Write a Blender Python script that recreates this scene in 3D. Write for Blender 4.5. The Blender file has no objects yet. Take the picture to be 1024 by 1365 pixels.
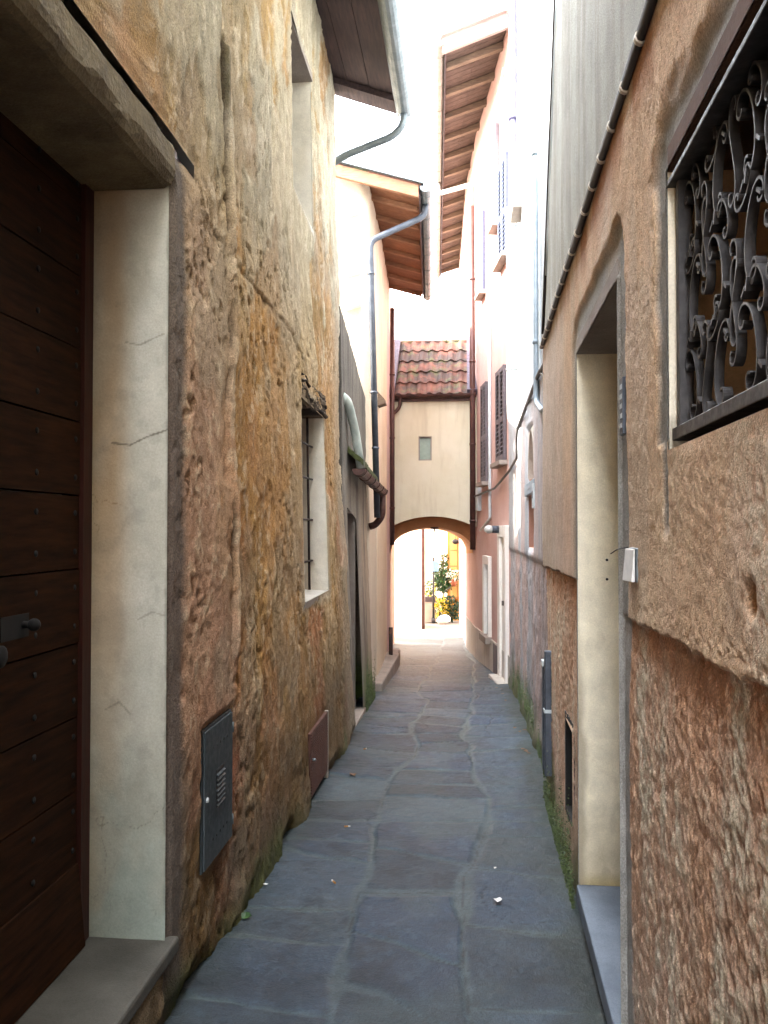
import bpy, math, random
import numpy as np
from mathutils import Vector, Matrix

R = math.radians
scene = bpy.context.scene
random.seed(7)

# ------------------------------------------------------------------ camera
F, CX, CY, CZ = 1100.0, 512.0, 682.5, 1.474
PSI = math.atan(108 / F)
TH = math.atan(22.5 / F * math.cos(PSI))
cd = bpy.data.cameras.new('camera')
cam = bpy.data.objects.new('camera', cd)
scene.collection.objects.link(cam)
cam.location = (0, 0, CZ)
cam.rotation_euler = (R(90) + TH, 0, PSI)
cd.sensor_fit = 'VERTICAL'
cd.sensor_height = 36.0
cd.lens = F / 1365.0 * 36.0
cd.clip_start = 0.05
cd.clip_end = 1000
scene.camera = cam

# ------------------------------------------------------------------ sky, sun, exposure
SUN = Vector((-0.80, -0.25, 0.76)).normalized()
EL = math.asin(SUN.z)
AZ = math.atan2(SUN.x, SUN.y)
world = bpy.data.worlds.new('World')
scene.world = world
world.use_nodes = True
nt = world.node_tree
nt.nodes.clear()
sky = nt.nodes.new('ShaderNodeTexSky')
sky.sky_type = 'NISHITA'
sky.sun_disc = False
sky.sun_elevation = EL
sky.sun_rotation = AZ % (2 * math.pi)
sky.air_density = 1.0
sky.dust_density = 3.0
sky_fill = nt.nodes.new('ShaderNodeMixRGB')          # even white added over the blue, brightened to fill the shaded alley
sky_fill.blend_type = 'MIX'
sky_fill.inputs[0].default_value = 0.6
sky_fill.inputs[2].default_value = (20.0, 20.8, 22.4, 1)
bg = nt.nodes.new('ShaderNodeBackground')
bg.inputs[1].default_value = 0.15
wo = nt.nodes.new('ShaderNodeOutputWorld')
nt.links.new(sky.outputs[0], sky_fill.inputs[1])
nt.links.new(sky_fill.outputs[0], bg.inputs[0])
nt.links.new(bg.outputs[0], wo.inputs[0])

sl = bpy.data.lights.new('sun', 'SUN')
sl.energy = 2.0
sl.angle = R(0.6)
sl.color = (1.0, 0.93, 0.80)
sun = bpy.data.objects.new('sun', sl)
scene.collection.objects.link(sun)
sun.rotation_euler = SUN.to_track_quat('Z', 'Y').to_euler()
sun.location = SUN * 30

scene.view_settings.view_transform = 'Standard'
scene.view_settings.look = 'None'
scene.view_settings.exposure = 3.4
scene.view_settings.gamma = 1.0
scene.view_settings.use_curve_mapping = False
scene.cycles.max_bounces = 10
scene.cycles.diffuse_bounces = 6
scene.cycles.use_denoising = True

# ------------------------------------------------------------------ noise (numpy)
def _h(ix, iy, s):
    M = 0xffffffff
    n = ((ix & M) * 374761393 + (iy & M) * 668265263 + s * 144665077) & M
    n = ((n ^ (n >> 13)) * 1274126177) & M
    n = n ^ (n >> 16)
    return n / 4294967296.0

def vn(x, y, s=0):
    x = np.asarray(x, float); y = np.asarray(y, float)
    ix = np.floor(x).astype(np.int64); iy = np.floor(y).astype(np.int64)
    fx = x - ix; fy = y - iy
    u = fx * fx * fx * (fx * (fx * 6 - 15) + 10); v = fy * fy * fy * (fy * (fy * 6 - 15) + 10)
    a = _h(ix, iy, s); b = _h(ix + 1, iy, s); c = _h(ix, iy + 1, s); d = _h(ix + 1, iy + 1, s)
    return (a + (b - a) * u) + ((c + (d - c) * u) - (a + (b - a) * u)) * v

def fbm(x, y, s=0, o=4, g=0.5):
    t = 0; a = 1.0; n = 0
    for i in range(o):
        t = t + a * vn(x * 2.03 ** i + 7.1 * i, y * 2.03 ** i - 3.7 * i, s + i); n += a; a *= g
    return t / n

def ss(a, b, x):
    t = np.clip((x - a) / (b - a), 0, 1)
    return t * t * (3 - 2 * t)

def lin(h):
    h = h.lstrip('#')
    o = []
    for i in (0, 2, 4):
        c = int(h[i:i + 2], 16) / 255
        o.append(c / 12.92 if c <= 0.04045 else ((c + 0.055) / 1.055) ** 2.4)
    return np.array(o)

def mixc(a, b, t):
    t = np.asarray(t)[..., None]
    return a * (1 - t) + b * t

# ------------------------------------------------------------------ materials
class NG:
    def __init__(s, name):
        s.m = bpy.data.materials.new(name); s.m.use_nodes = True
        s.t = s.m.node_tree; s.t.nodes.clear()
        s.out = s.n('ShaderNodeOutputMaterial'); s.b = s.n('ShaderNodeBsdfPrincipled')
        s.l(s.b.outputs[0], s.out.inputs[0])
        s.co = s.n('ShaderNodeTexCoord').outputs['Object']
    def n(s, k): return s.t.nodes.new(k)
    def l(s, a, b): s.t.links.new(a, b)
    def noise(s, scale, detail=5, rough=0.55, vec=None, stretch=None):
        v = vec or s.co
        if stretch:
            mp = s.n('ShaderNodeMapping'); mp.inputs['Scale'].default_value = stretch
            s.l(v, mp.inputs[0]); v = mp.outputs[0]
        t = s.n('ShaderNodeTexNoise'); t.inputs['Scale'].default_value = scale
        t.inputs['Detail'].default_value = detail; t.inputs['Roughness'].default_value = rough
        s.l(v, t.inputs['Vector'])
        return t.outputs[0]
    def ramp(s, fac, stops):
        r = s.n('ShaderNodeValToRGB')
        e = r.color_ramp.elements
        while len(e) < len(stops): e.new(0.5)
        for i, (p, c) in enumerate(stops):
            e[i].position = p
            if isinstance(c, (int, float)): c = (c, c, c)
            e[i].color = (*[float(q) for q in c], 1)
        s.l(fac, r.inputs[0])
        return r.outputs[0]
    def mix(s, fac, a, b, mode='MIX'):
        m = s.n('ShaderNodeMixRGB'); m.blend_type = mode
        for k, q in ((0, fac), (1, a), (2, b)):
            if isinstance(q, (int, float)):
                m.inputs[k].default_value = q if k == 0 else (q, q, q, 1)
            elif hasattr(q, 'is_linked'): s.l(q, m.inputs[k])
            else: m.inputs[k].default_value = (*[float(w) for w in q], 1)
        return m.outputs[0]
    def math(s, op, a, b):
        m = s.n('ShaderNodeMath'); m.operation = op
        for k, q in ((0, a), (1, b)):
            if isinstance(q, (int, float)): m.inputs[k].default_value = q
            else: s.l(q, m.inputs[k])
        return m.outputs[0]
    def bump(s, h, strength, dist=0.01, prev=None):
        b = s.n('ShaderNodeBump'); b.inputs['Strength'].default_value = strength
        b.inputs['Distance'].default_value = dist
        s.l(h, b.inputs['Height'])
        if prev: s.l(prev, b.inputs['Normal'])
        return b.outputs[0]
    def fin(s, col=None, rough=None, nrm=None, metal=None, spec=None):
        if col is not None:
            if hasattr(col, 'is_linked'): s.l(col, s.b.inputs['Base Color'])
            else: s.b.inputs['Base Color'].default_value = (*[float(w) for w in col], 1)
        if rough is not None:
            if hasattr(rough, 'is_linked'): s.l(rough, s.b.inputs['Roughness'])
            else: s.b.inputs['Roughness'].default_value = rough
        if nrm is not None: s.l(nrm, s.b.inputs['Normal'])
        if metal is not None: s.b.inputs['Metallic'].default_value = metal
        if spec is not None: s.b.inputs['Specular IOR Level'].default_value = spec
        return s.m

def M_vcol(name, rough=0.9, scales=((60, 0.5, 0.012), (230, 0.5, 0.004)), speck=0.35, stretch=None, spec=0.25, fine=140):
    g = NG(name)
    a = g.n('ShaderNodeVertexColor'); a.layer_name = 'Col'
    n1 = g.noise(fine, 4, 0.65, stretch=stretch)
    f1 = g.ramp(n1, [(0.3, 1 - speck), (0.72, 1.12)])
    n2 = g.noise(9, 6, 0.6)
    f2 = g.ramp(n2, [(0.3, 0.82), (0.72, 1.05)])
    col = g.mix(1.0, g.mix(1.0, a.outputs[0], f1, 'MULTIPLY'), f2, 'MULTIPLY')
    nr = None
    for sc, st, d in scales:
        nr = g.bump(g.noise(sc, 6, 0.6, stretch=stretch), st, d, nr)
    return g.fin(col, rough, nr, spec=spec)

def M_plaster(name, c1, c2, scale=3, rough=0.88, bump=0.25, streak=0.5, c3=None, grain=180):
    c1 = lin(c1); c2 = lin(c2)
    g = NG(name)
    n1 = g.noise(scale, 6, 0.6)
    col = g.mix(g.ramp(n1, [(0.35, 0.0), (0.68, 1.0)]), c1, c2)
    st = g.noise(7, 5, 0.6, stretch=(1, 1, 0.12))
    col = g.mix(g.math('MULTIPLY', g.ramp(st, [(0.5, 0.0), (0.75, 1.0)]), streak), col, lin(c3) if c3 else c1 * 0.55)
    sp = g.noise(grain, 3, 0.6)
    col = g.mix(1.0, col, g.ramp(sp, [(0.28, 0.72), (0.6, 1.0)]), 'MULTIPLY')
    nr = g.bump(g.noise(grain * 0.5, 5, 0.6), bump, 0.006, g.bump(g.noise(6, 4, 0.5), bump, 0.03))
    return g.fin(col, rough, nr, spec=0.25)

def M_metal(name, c1, c2, rough=0.5, metal=0.6, scale=18, bump=0.1, rust=None):
    c1 = lin(c1); c2 = lin(c2)
    g = NG(name)
    col = g.mix(g.ramp(g.noise(scale, 6, 0.65), [(0.38, 0), (0.66, 1)]), c1, c2)
    if rust:
        col = g.mix(g.ramp(g.noise(11, 7, 0.7), [(0.55, 0), (0.68, 1)]), col, lin(rust))
    rg = g.ramp(g.noise(40, 4, 0.6), [(0.3, rough - 0.12), (0.7, rough + 0.15)])
    return g.fin(col, rg, g.bump(g.noise(90, 4, 0.6), bump, 0.004), metal)

def M_wood(name, c1, c2, stretch=(8, 1, 8), scale=6, rough=0.6, bump=0.25, spec=0.35):
    c1 = lin(c1); c2 = lin(c2)
    g = NG(name)
    n = g.noise(scale, 7, 0.65, stretch=stretch)
    col = g.mix(g.ramp(n, [(0.3, 0), (0.7, 1)]), c1, c2)
    big = g.noise(2.2, 3, 0.5)
    col = g.mix(1.0, col, g.ramp(big, [(0.3, 0.6), (0.7, 1.0)]), 'MULTIPLY')
    return g.fin(col, rough, g.bump(n, bump, 0.006), spec=spec)

def M_leaf(name, c1, c2):
    g = NG(name)
    col = g.mix(g.ramp(g.noise(14, 3, 0.5), [(0.35, 0), (0.65, 1)]), lin(c1), lin(c2))
    return g.fin(col, 0.55)

def M_plain(name, c, rough=0.5, metal=0.0):
    g = NG(name)
    c = lin(c)
    col = g.mix(g.ramp(g.noise(25, 5, 0.6), [(0.3, 0), (0.7, 1)]), c * 0.78, c)
    return g.fin(col, rough, g.bump(g.noise(120, 3, 0.5), 0.08, 0.003), metal)

MAT = {}
MAT['stucco_old'] = M_vcol('old_stucco', 0.95, ((70, 0.6, 0.008), (150, 0.8, 0.006), (330, 0.8, 0.003)), 0.55, fine=150)
MAT['stucco_spray'] = M_vcol('sprayed_stucco', 0.93, ((190, 0.8, 0.005), (420, 0.8, 0.0025)), 0.5, stretch=(1, 1, 0.85), fine=210)
MAT['stucco_far'] = M_vcol('weathered_stucco', 0.93, ((30, 0.4, 0.02), (110, 0.4, 0.006)), 0.25, fine=70)
MAT['paving'] = M_vcol('slate_paving', 0.55, ((35, 0.5, 0.010), (120, 0.6, 0.005), (300, 0.5, 0.002)), 0.5, spec=0.35, fine=120)
MAT['jamb'] = M_vcol('cream_plaster', 0.8, ((14, 0.2, 0.02), (220, 0.18, 0.003)), 0.10, fine=160)
MAT['granite'] = M_plaster('speckled_granite', '#8e8c84', '#a6a49a', 6, 0.7, 0.25, 0.15, grain=320)
MAT['lintel_stone'] = M_plaster('old_lintel_stone', '#5f5340', '#7d6f54', 7, 0.92, 0.9, 0.25, grain=150)
MAT['door_wood'] = M_wood('dark_door_wood', '#20120a', '#3c2312', (5, 1.2, 14), 4, 0.75, spec=0.08)
MAT['door_frame'] = M_wood('reddish_frame_wood', '#2c110a', '#42190d', (14, 14, 1), 4, 0.55)
MAT['iron'] = M_metal('black_iron', '#302d2c', '#464240', 0.5, 0.35, 30, 0.15)
MAT['iron_bar'] = M_metal('rusty_iron', '#2a2120', '#43302a', 0.7, 0.4, 30, 0.2, '#5d3a26')
MAT['cabinet'] = M_metal('grey_green_cabinet_paint', '#2d3437', '#363d3f', 0.6, 0.1, 8, 0.06)
MAT['black_void'] = M_plain('dark_interior', '#14110f', 0.9)
MAT['brown_mesh'] = M_metal('brown_perforated_steel', '#4b2e24', '#5b382b', 0.65, 0.2, 10, 0.1)
MAT['old_wood'] = M_wood('weathered_wood', '#3b2f26', '#7a6a58', (3, 12, 40), 3, 0.9, 0.8)
MAT['soffit_dark'] = M_wood('dark_soffit_boards', '#3a3036', '#5b4a48', (10, 1, 10), 5, 0.8)
MAT['soffit_red'] = M_wood('reddish_soffit_boards', '#6e442e', '#915f40', (1.2, 8, 8), 6, 0.75)
MAT['soffit_brown'] = M_wood('brown_soffit_boards', '#4f4039', '#6b594e', (1.2, 8, 8), 6, 0.8)
MAT['rafter'] = M_wood('rafter_wood', '#665448', '#85725f', (2, 12, 12), 5, 0.8)
MAT['rafter_red'] = M_wood('reddish_rafter_wood', '#7d5640', '#a07456', (2, 12, 12), 5, 0.8)
MAT['pink_board'] = M_wood('pale_pink_board', '#a98a82', '#bb9f96', (2, 12, 12), 5, 0.7)
MAT['zinc'] = M_metal('zinc_grey', '#646e72', '#7c8486', 0.45, 0.55, 9, 0.05)
MAT['zinc_dark'] = M_metal('dark_zinc', '#43474f', '#555a62', 0.5, 0.5, 9, 0.05)
MAT['brown_pipe'] = M_metal('brown_painted_metal', '#4a302c', '#5c3d36', 0.5, 0.3, 9, 0.05)
MAT['copper'] = M_metal('weathered_copper', '#3f2823', '#573a32', 0.5, 0.5, 12, 0.1, '#2a1d1a')
MAT['pipe_blue'] = M_metal('pale_blue_grey_paint', '#7f8c94', '#949fa6', 0.5, 0.1, 9, 0.05)
MAT['pipe_white'] = M_metal('off_white_paint', '#a8b0b2', '#bcc2c2', 0.5, 0.0, 9, 0.05)
MAT['pipe_stone'] = M_metal('stone_grey_paint', '#7d786f', '#908b82', 0.5, 0.1, 9, 0.05)
MAT['pipe_green'] = M_metal('pale_green_grey_pipe', '#9aa59d', '#b9c0b6', 0.6, 0.0, 9, 0.1)
MAT['pipe_lilac'] = M_metal('lilac_grey_paint', '#5a5670', '#6e6a82', 0.5, 0.1, 9, 0.05)
MAT['cable'] = M_plain('dark_cable', '#241d1b', 0.5)
MAT['clip'] = M_plain('pale_clip', '#c9bfae', 0.5)
MAT['tile'] = None
MAT['moss'] = M_leaf('moss', '#2c3a14', '#46561f')
MAT['white'] = M_plaster('white_plaster', '#e2ddd2', '#eee9df', 2, 0.85, 0.15, 0.12)
MAT['cream_wall'] = M_plaster('cream_plaster_wall', '#d6cdb0', '#e0d8c0', 2.0, 0.88, 0.2, 0.45, '#ab9a78')
MAT['pink_wall'] = M_plaster('pink_plaster', '#c6a196', '#d2b2a8', 1.6, 0.88, 0.15, 0.35, '#c4a498')
MAT['white_wall'] = M_plaster('white_house_plaster', '#c9b8a2', '#d6c8b4', 1.5, 0.88, 0.15, 0.15, '#c9a58a')
MAT['peach_wall'] = M_plaster('peach_plaster', '#d8c2a4', '#e2d0b6', 1.6, 0.88, 0.15, 0.25, '#b98f74')
MAT['orange_wall'] = M_plaster('orange_plaster', '#cf9562', '#dba877', 1.8, 0.88, 0.15, 0.2)
MAT['yellow_wall'] = M_plaster('yellow_plaster', '#d79a3c', '#e3b05a', 1.8, 0.88, 0.15, 0.15)
MAT['plinth'] = M_plaster('pale_grey_plinth', '#b7afa4', '#cbc4b8', 2.5, 0.9, 0.3, 0.4)
MAT['arch_ring'] = M_plaster('brown_arch_plaster', '#a5724a', '#b98459', 3, 0.9, 0.25, 0.2)
MAT['shutter'] = M_wood('grey_brown_shutter_paint', '#5c5458', '#706668', (2, 2, 12), 5, 0.6, 0.1)
MAT['shutter_blue'] = M_wood('blue_grey_shutter_paint', '#454b60', '#565b70', (2, 2, 12), 5, 0.6, 0.1)
MAT['sill'] = M_plaster('grey_sill_stone', '#8c8078', '#a09488', 4, 0.85, 0.3, 0.3)
MAT['pane_green'] = M_plain('pale_green_glass', '#8a9a86', 0.25)
MAT['glass'] = M_plain('dark_glass', '#1a1c1e', 0.08)
MAT['ground'] = M_plaster('pale_plaza_stone', '#857c6e', '#9a9082', 3, 0.9, 0.3, 0.1)
MAT['leaf'] = M_leaf('green_leaf', '#1d3c1a', '#3c5f26')
MAT['leaf_dark'] = M_leaf('dark_green_leaf', '#18301c', '#2f4a28')
MAT['yellow_flower'] = M_leaf('yellow_flower', '#e0c018', '#f0d84a')
MAT['white_flower'] = M_leaf('white_flower', '#e8e2cc', '#f6f2e4')
MAT['dry_leaf'] = M_leaf('dry_leaf', '#4a3320', '#7c5a36')
MAT['paper'] = M_plain('white_paper', '#e6e3dc', 0.7)
MAT['filter'] = M_plain('tan_filter', '#b98347', 0.8)
MAT['terracotta'] = M_plain('terracotta', '#9c5a3c', 0.85)
MAT['lamp_glass'] = M_plain('frosted_glass', '#c4c4bf', 0.3)
MAT['blue_sign'] = M_plain('light_blue_paint', '#7db6e6', 0.5)

def _tile():
    g = NG('terracotta_tile')
    n = g.noise(4.2, 3, 0.5)
    col = g.mix(g.ramp(n, [(0.35, 0), (0.65, 1)]), lin('#543429'), lin('#7a5142'))
    st = g.noise(3.1, 6, 0.6)
    col = g.mix(g.ramp(st, [(0.43, 0), (0.54, 0.85)]), col, lin('#37302c'))
    ms = g.noise(5.5, 6, 0.6)
    col = g.mix(g.ramp(ms, [(0.52, 0), (0.62, 0.75)]), col, lin('#565a38'))
    return g.fin(col, 0.85, g.bump(g.noise(60, 5, 0.6), 0.3, 0.006))
MAT['tile'] = _tile()

# ------------------------------------------------------------------ object helpers
WL = {}
def link(o, parent=None):
    scene.collection.objects.link(o)
    if parent is not None:
        o.parent = parent
        WL[o.name] = WL[parent.name]
    return o

def thing(name, label, cat, loc=(0, 0, 0), group=None):
    o = bpy.data.objects.new(name, None)
    o.empty_display_size = 0.1
    o.location = loc
    link(o)
    WL[o.name] = Vector(loc)
    tag(o, label, cat, group)
    return o

def tag(o, label=None, cat=None, group=None, kind=None):
    if label: o['label'] = label
    if cat: o['category'] = cat
    if group: o['group'] = group
    if kind: o['kind'] = kind
    return o

class MB:
    def __init__(s): s.v = []; s.f = []; s.mi = []; s.sm = []
    def add(s, vs, fs, mi=0, smooth=False):
        k = len(s.v)
        s.v += [tuple(float(q) for q in p) for p in vs]
        for f in fs:
            s.f.append(tuple(k + i for i in f)); s.mi.append(mi); s.sm.append(smooth)
        return s
    def hexa(s, p, mi=0):
        # p: 8 points, bottom ring 0-3, top ring 4-7
        return s.add(p, [(0, 3, 2, 1), (4, 5, 6, 7), (0, 1, 5, 4), (1, 2, 6, 5), (2, 3, 7, 6), (3, 0, 4, 7)], mi)
    def box(s, a, b, mi=0):
        x0, y0, z0 = a; x1, y1, z1 = b
        return s.hexa([(x0, y0, z0), (x1, y0, z0), (x1, y1, z0), (x0, y1, z0), (x0, y0, z1), (x1, y0, z1), (x1, y1, z1), (x0, y1, z1)], mi)
    def obox(s, o, U, V, W, mi=0):
        o = Vector(o); U = Vector(U); V = Vector(V); W = Vector(W)
        return s.hexa([o, o + U, o + U + V, o + V, o + W, o + U + W, o + U + V + W, o + V + W], mi)
    def quad(s, a, b, c, d, mi=0): return s.add([a, b, c, d], [(0, 1, 2, 3)], mi)
    def prism(s, poly, ext, mi=0):
        n = len(poly); e = Vector(ext)
        vs = [Vector(p) for p in poly]; vs += [p + e for p in vs]
        fs = [tuple(range(n))[::-1], tuple(range(n, 2 * n))]
        for i in range(n):
            j = (i + 1) % n; fs.append((i, j, n + j, n + i))
        return s.add(vs, fs, mi)
    def tube(s, pts, r, n=10, mi=0, cap=True, r1=None):
        pts = [Vector(p) for p in pts]
        k = len(s.v); m = len(pts); up = None
        for i, p in enumerate(pts):
            d = (pts[min(i + 1, m - 1)] - pts[max(i - 1, 0)]).normalized()
            if up is None:
                up = d.orthogonal().normalized()
            else:
                up = (up - d * up.dot(d)).normalized()
            w = d.cross(up)
            rr = r if r1 is None else r + (r1 - r) * i / (m - 1)
            for j in range(n):
                a = 2 * math.pi * j / n
                s.v.append(tuple(p + (up * math.cos(a) + w * math.sin(a)) * rr))
        for i in range(m - 1):
            for j in range(n):
                j2 = (j + 1) % n
                s.f.append((k + i * n + j, k + i * n + j2, k + (i + 1) * n + j2, k + (i + 1) * n + j)); s.mi.append(mi); s.sm.append(True)
        if cap:
            s.f.append(tuple(k + j for j in range(n))[::-1]); s.mi.append(mi); s.sm.append(False)
            s.f.append(tuple(k + (m - 1) * n + j for j in range(n))); s.mi.append(mi); s.sm.append(False)
        return s
    def gutter(s, a, b, r, upv=(0, 0, 1), mi=0, n=9, t=0.004):
        # half-round channel, open upwards, with thickness
        a = Vector(a); b = Vector(b); d = (b - a).normalized()
        u = Vector(upv); u = (u - d * u.dot(d)).normalized(); w = d.cross(u)
        ring = []
        for rr, rev in ((r, False), (r - t, True)):
            q = []
            for j in range(n + 1):
                an = math.pi + math.pi * j / n
                q.append(w * math.cos(an) * rr + u * math.sin(an) * rr)
            ring += q[::-1] if rev else q
        m = len(ring)
        vs = [a + q for q in ring] + [b + q for q in ring]
        fs = [(j, (j + 1) % m, m + (j + 1) % m, m + j) for j in range(m)]
        s.add(vs, fs, mi, False)
        h = m // 2
        for P in (a, b):   # end caps
            s.add([P + q for q in ring[:h]], [tuple(range(h))], mi)
        return s
    def flatbar(s, pts2, to3, thick, mi=0):
        # sweep of a flat bar: pts2 polyline in the plane, to3(p, q, side) gives 3D
        n = len(pts2); k = len(s.v)
        for i in range(n):
            a = pts2[max(i - 1, 0)]; b = pts2[min(i + 1, n - 1)]
            tx, ty = b[0] - a[0], b[1] - a[1]; L = math.hypot(tx, ty) or 1
            nx, ny = -ty / L * thick / 2, tx / L * thick / 2
            p = pts2[i]
            for (sg, sd) in ((1, 0), (-1, 0), (-1, 1), (1, 1)):
                s.v.append(tuple(to3(p[0] + nx * sg, p[1] + ny * sg, sd)))
        for i in range(n - 1):
            for j in range(4):
                j2 = (j + 1) % 4
                s.f.append((k + i * 4 + j, k + i * 4 + j2, k + (i + 1) * 4 + j2, k + (i + 1) * 4 + j)); s.mi.append(mi); s.sm.append(False)
        s.f.append((k, k + 1, k + 2, k + 3)); s.mi.append(mi); s.sm.append(False)
        e = k + (n - 1) * 4
        s.f.append((e + 3, e + 2, e + 1, e)); s.mi.append(mi); s.sm.append(False)
        return s
    def build(s, name, mats, parent=None, bevel=0, loc=None):
        me = bpy.data.meshes.new(name)
        if parent is not None: L = WL[parent.name]
        elif loc is not None: L = Vector(loc)
        else: L = Vector((0, 0, 0))
        me.from_pydata([(p[0] - L.x, p[1] - L.y, p[2] - L.z) for p in s.v], [], s.f)
        if not isinstance(mats, (list, tuple)): mats = [mats]
        for m in mats: me.materials.append(MAT[m] if isinstance(m, str) else m)
        me.polygons.foreach_set('material_index', s.mi)
        me.polygons.foreach_set('use_smooth', s.sm)
        me.update()
        o = bpy.data.objects.new(name, me)
        if parent is None:
            o.location = L
            scene.collection.objects.link(o); WL[o.name] = L
        else: link(o, parent)
        import bmesh
        bm = bmesh.new(); bm.from_mesh(me); bmesh.ops.recalc_face_normals(bm, faces=bm.faces); bm.to_mesh(me); bm.free()
        if bevel:
            md = o.modifiers.new('bevel', 'BEVEL'); md.width = bevel; md.segments = 2; md.limit_method = 'ANGLE'
        return o

def ball(c, r, sc=(1, 1, 1), n=10, m=7):
    vs = []; fs = []
    for i in range(m + 1):
        t = math.pi * i / m
        for j in range(n):
            a = 2 * math.pi * j / n
            vs.append((c[0] + r * sc[0] * math.sin(t) * math.cos(a), c[1] + r * sc[1] * math.sin(t) * math.sin(a), c[2] + r * sc[2] * math.cos(t)))
    for i in range(m):
        for j in range(n):
            j2 = (j + 1) % n
            fs.append((i * n + j, i * n + j2, (i + 1) * n + j2, (i + 1) * n + j))
    return vs, fs

def bend(pts, r=0.06, n=5):
    """round the corners of a polyline"""
    pts = [Vector(p) for p in pts]; out = [pts[0]]
    for i in range(1, len(pts) - 1):
        a, b, c = pts[i - 1], pts[i], pts[i + 1]
        l1 = min(r, (a - b).length * 0.45); l2 = min(r, (c - b).length * 0.45)
        p = b + (a - b).normalized() * l1; q = b + (c - b).normalized() * l2
        for k in range(n + 1):
            t = k / n
            out.append(p * (1 - t) ** 2 + b * 2 * t * (1 - t) + q * t ** 2)
    out.append(pts[-1])
    return out

def lines(segs, musts=()):
    """grid lines: segs = [(a, b, step), ...]; lines in musts are inserted, close ones dropped"""
    L = []
    for a, b, st in segs:
        n = max(1, int(round((b - a) / st))); L += [a + (b - a) * i / n for i in range(n)]
    L.append(segs[-1][1])
    L = np.array(sorted(set(L)))
    for m in musts:
        if L[0] < m < L[-1]:
            j = int(np.argmin(np.abs(L - m)))
            if 0 < j < len(L) - 1 and L[j] not in musts: L[j] = m
            else: L = np.sort(np.append(L, m))
    return np.unique(L)

def sheet(name, P, S, T, holes, mat, parent, back=None, fade=0.04, loc=None):
    """P(s, t, edge) -> xyz (n,3), rgb (n,3). holes: rectangles (s0, s1, t0, t1). back: vector for the thickness of the outer rim"""
    S = np.asarray(S); T = np.asarray(T)
    ns, nt_ = len(S), len(T)
    s, t = np.meshgrid(S, T, indexing='ij')
    edge = np.ones_like(s)
    for (a, b, c, d) in holes:
        dx = np.maximum(np.maximum(a - s, s - b), 0); dy = np.maximum(np.maximum(c - t, t - d), 0)
        edge = np.minimum(edge, ss(0, fade, np.hypot(dx, dy)))
    xyz, rgb = P(s.ravel(), t.ravel(), edge.ravel())
    sc = (S[:-1] + S[1:]) / 2; tc = (T[:-1] + T[1:]) / 2
    cs, ct = np.meshgrid(sc, tc, indexing='ij')
    keep = np.ones_like(cs, bool)
    for (a, b, c, d) in holes:
        keep &= ~((cs > a) & (cs < b) & (ct > c) & (ct < d))
    i, j = np.nonzero(keep)
    v0 = i * nt_ + j
    quads = np.stack([v0, v0 + nt_, v0 + nt_ + 1, v0 + 1], 1)
    verts = xyz; cols = rgb
    if back is not None:
        rim = [k * nt_ for k in range(ns)] + [(ns - 1) * nt_ + k for k in range(1, nt_)] + [k * nt_ + nt_ - 1 for k in range(ns - 2, -1, -1)] + [k for k in range(nt_ - 2, 0, -1)]
        rim = np.array(rim); n0 = len(verts)
        verts = np.concatenate([verts, verts[rim] + np.array(back)]); cols = np.concatenate([cols, cols[rim]])
        m = len(rim); q = np.arange(m); q2 = (q + 1) % m
        quads = np.concatenate([quads, np.stack([rim[q2], rim[q], n0 + q, n0 + q2], 1)])
    L = WL[parent.name] if parent is not None else Vector(loc or (0, 0, 0))
    verts = verts - np.array(L)
    used = np.zeros(len(verts), bool); used[quads.ravel()] = True
    remap = np.cumsum(used) - 1
    verts = verts[used]; cols = cols[used]; quads = remap[quads]
    me = bpy.data.meshes.new(name)
    me.vertices.add(len(verts)); me.vertices.foreach_set('co', verts.ravel().astype(np.float32))
    me.loops.add(quads.size); me.loops.foreach_set('vertex_index', quads.ravel().astype(np.int32))
    me.polygons.add(len(quads))
    me.polygons.foreach_set('loop_start', (np.arange(len(quads)) * 4).astype(np.int32))
    me.polygons.foreach_set('loop_total', np.full(len(quads), 4, np.int32))
    me.polygons.foreach_set('use_smooth', np.ones(len(quads), bool))
    me.update(calc_edges=True); me.validate()
    at = me.color_attributes.new('Col', 'FLOAT_COLOR', 'POINT')
    at.data.foreach_set('color', np.concatenate([np.clip(cols, 0.004, 0.95), np.ones((len(cols), 1))], 1).ravel().astype(np.float32))
    me.materials.append(MAT[mat] if isinstance(mat, str) else mat)
    o = bpy.data.objects.new(name, me)
    if parent is None:
        o.location = L; scene.collection.objects.link(o); WL[o.name] = L
    else: link(o, parent)
    return o

def jamb_panel(name, corners, parent, colf, mat='jamb', nu=40, nv=140, amp=0.003, seed=1):
    """thin relief plaster panel: corners (a, b, c, d) = u0v0, u1v0, u1v1, u0v1; colf(u, v, x, y) -> rgb"""
    a, b, c, d = [np.array(q, float) for q in corners]
    lu = np.linalg.norm(b - a); lv = np.linalg.norm(d - a)
    n = np.cross(b - a, d - a); n /= np.linalg.norm(n)
    def P(s, t, e):
        u = s[:, None]; v = t[:, None]
        p = a * (1 - u) * (1 - v) + b * u * (1 - v) + c * u * v + d * (1 - u) * v
        q = (fbm(s * lu * 5, t * lv * 5, seed, 4) - 0.5) * amp * 2
        q *= ss(0, 0.08, s) * ss(0, 0.08, 1 - s)
        return p + n * q[:, None], colf(s, t, s * lu, t * lv)
    return sheet(name, P, np.linspace(0, 1, nu), np.linspace(0, 1, nv), [], mat, parent)

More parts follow.
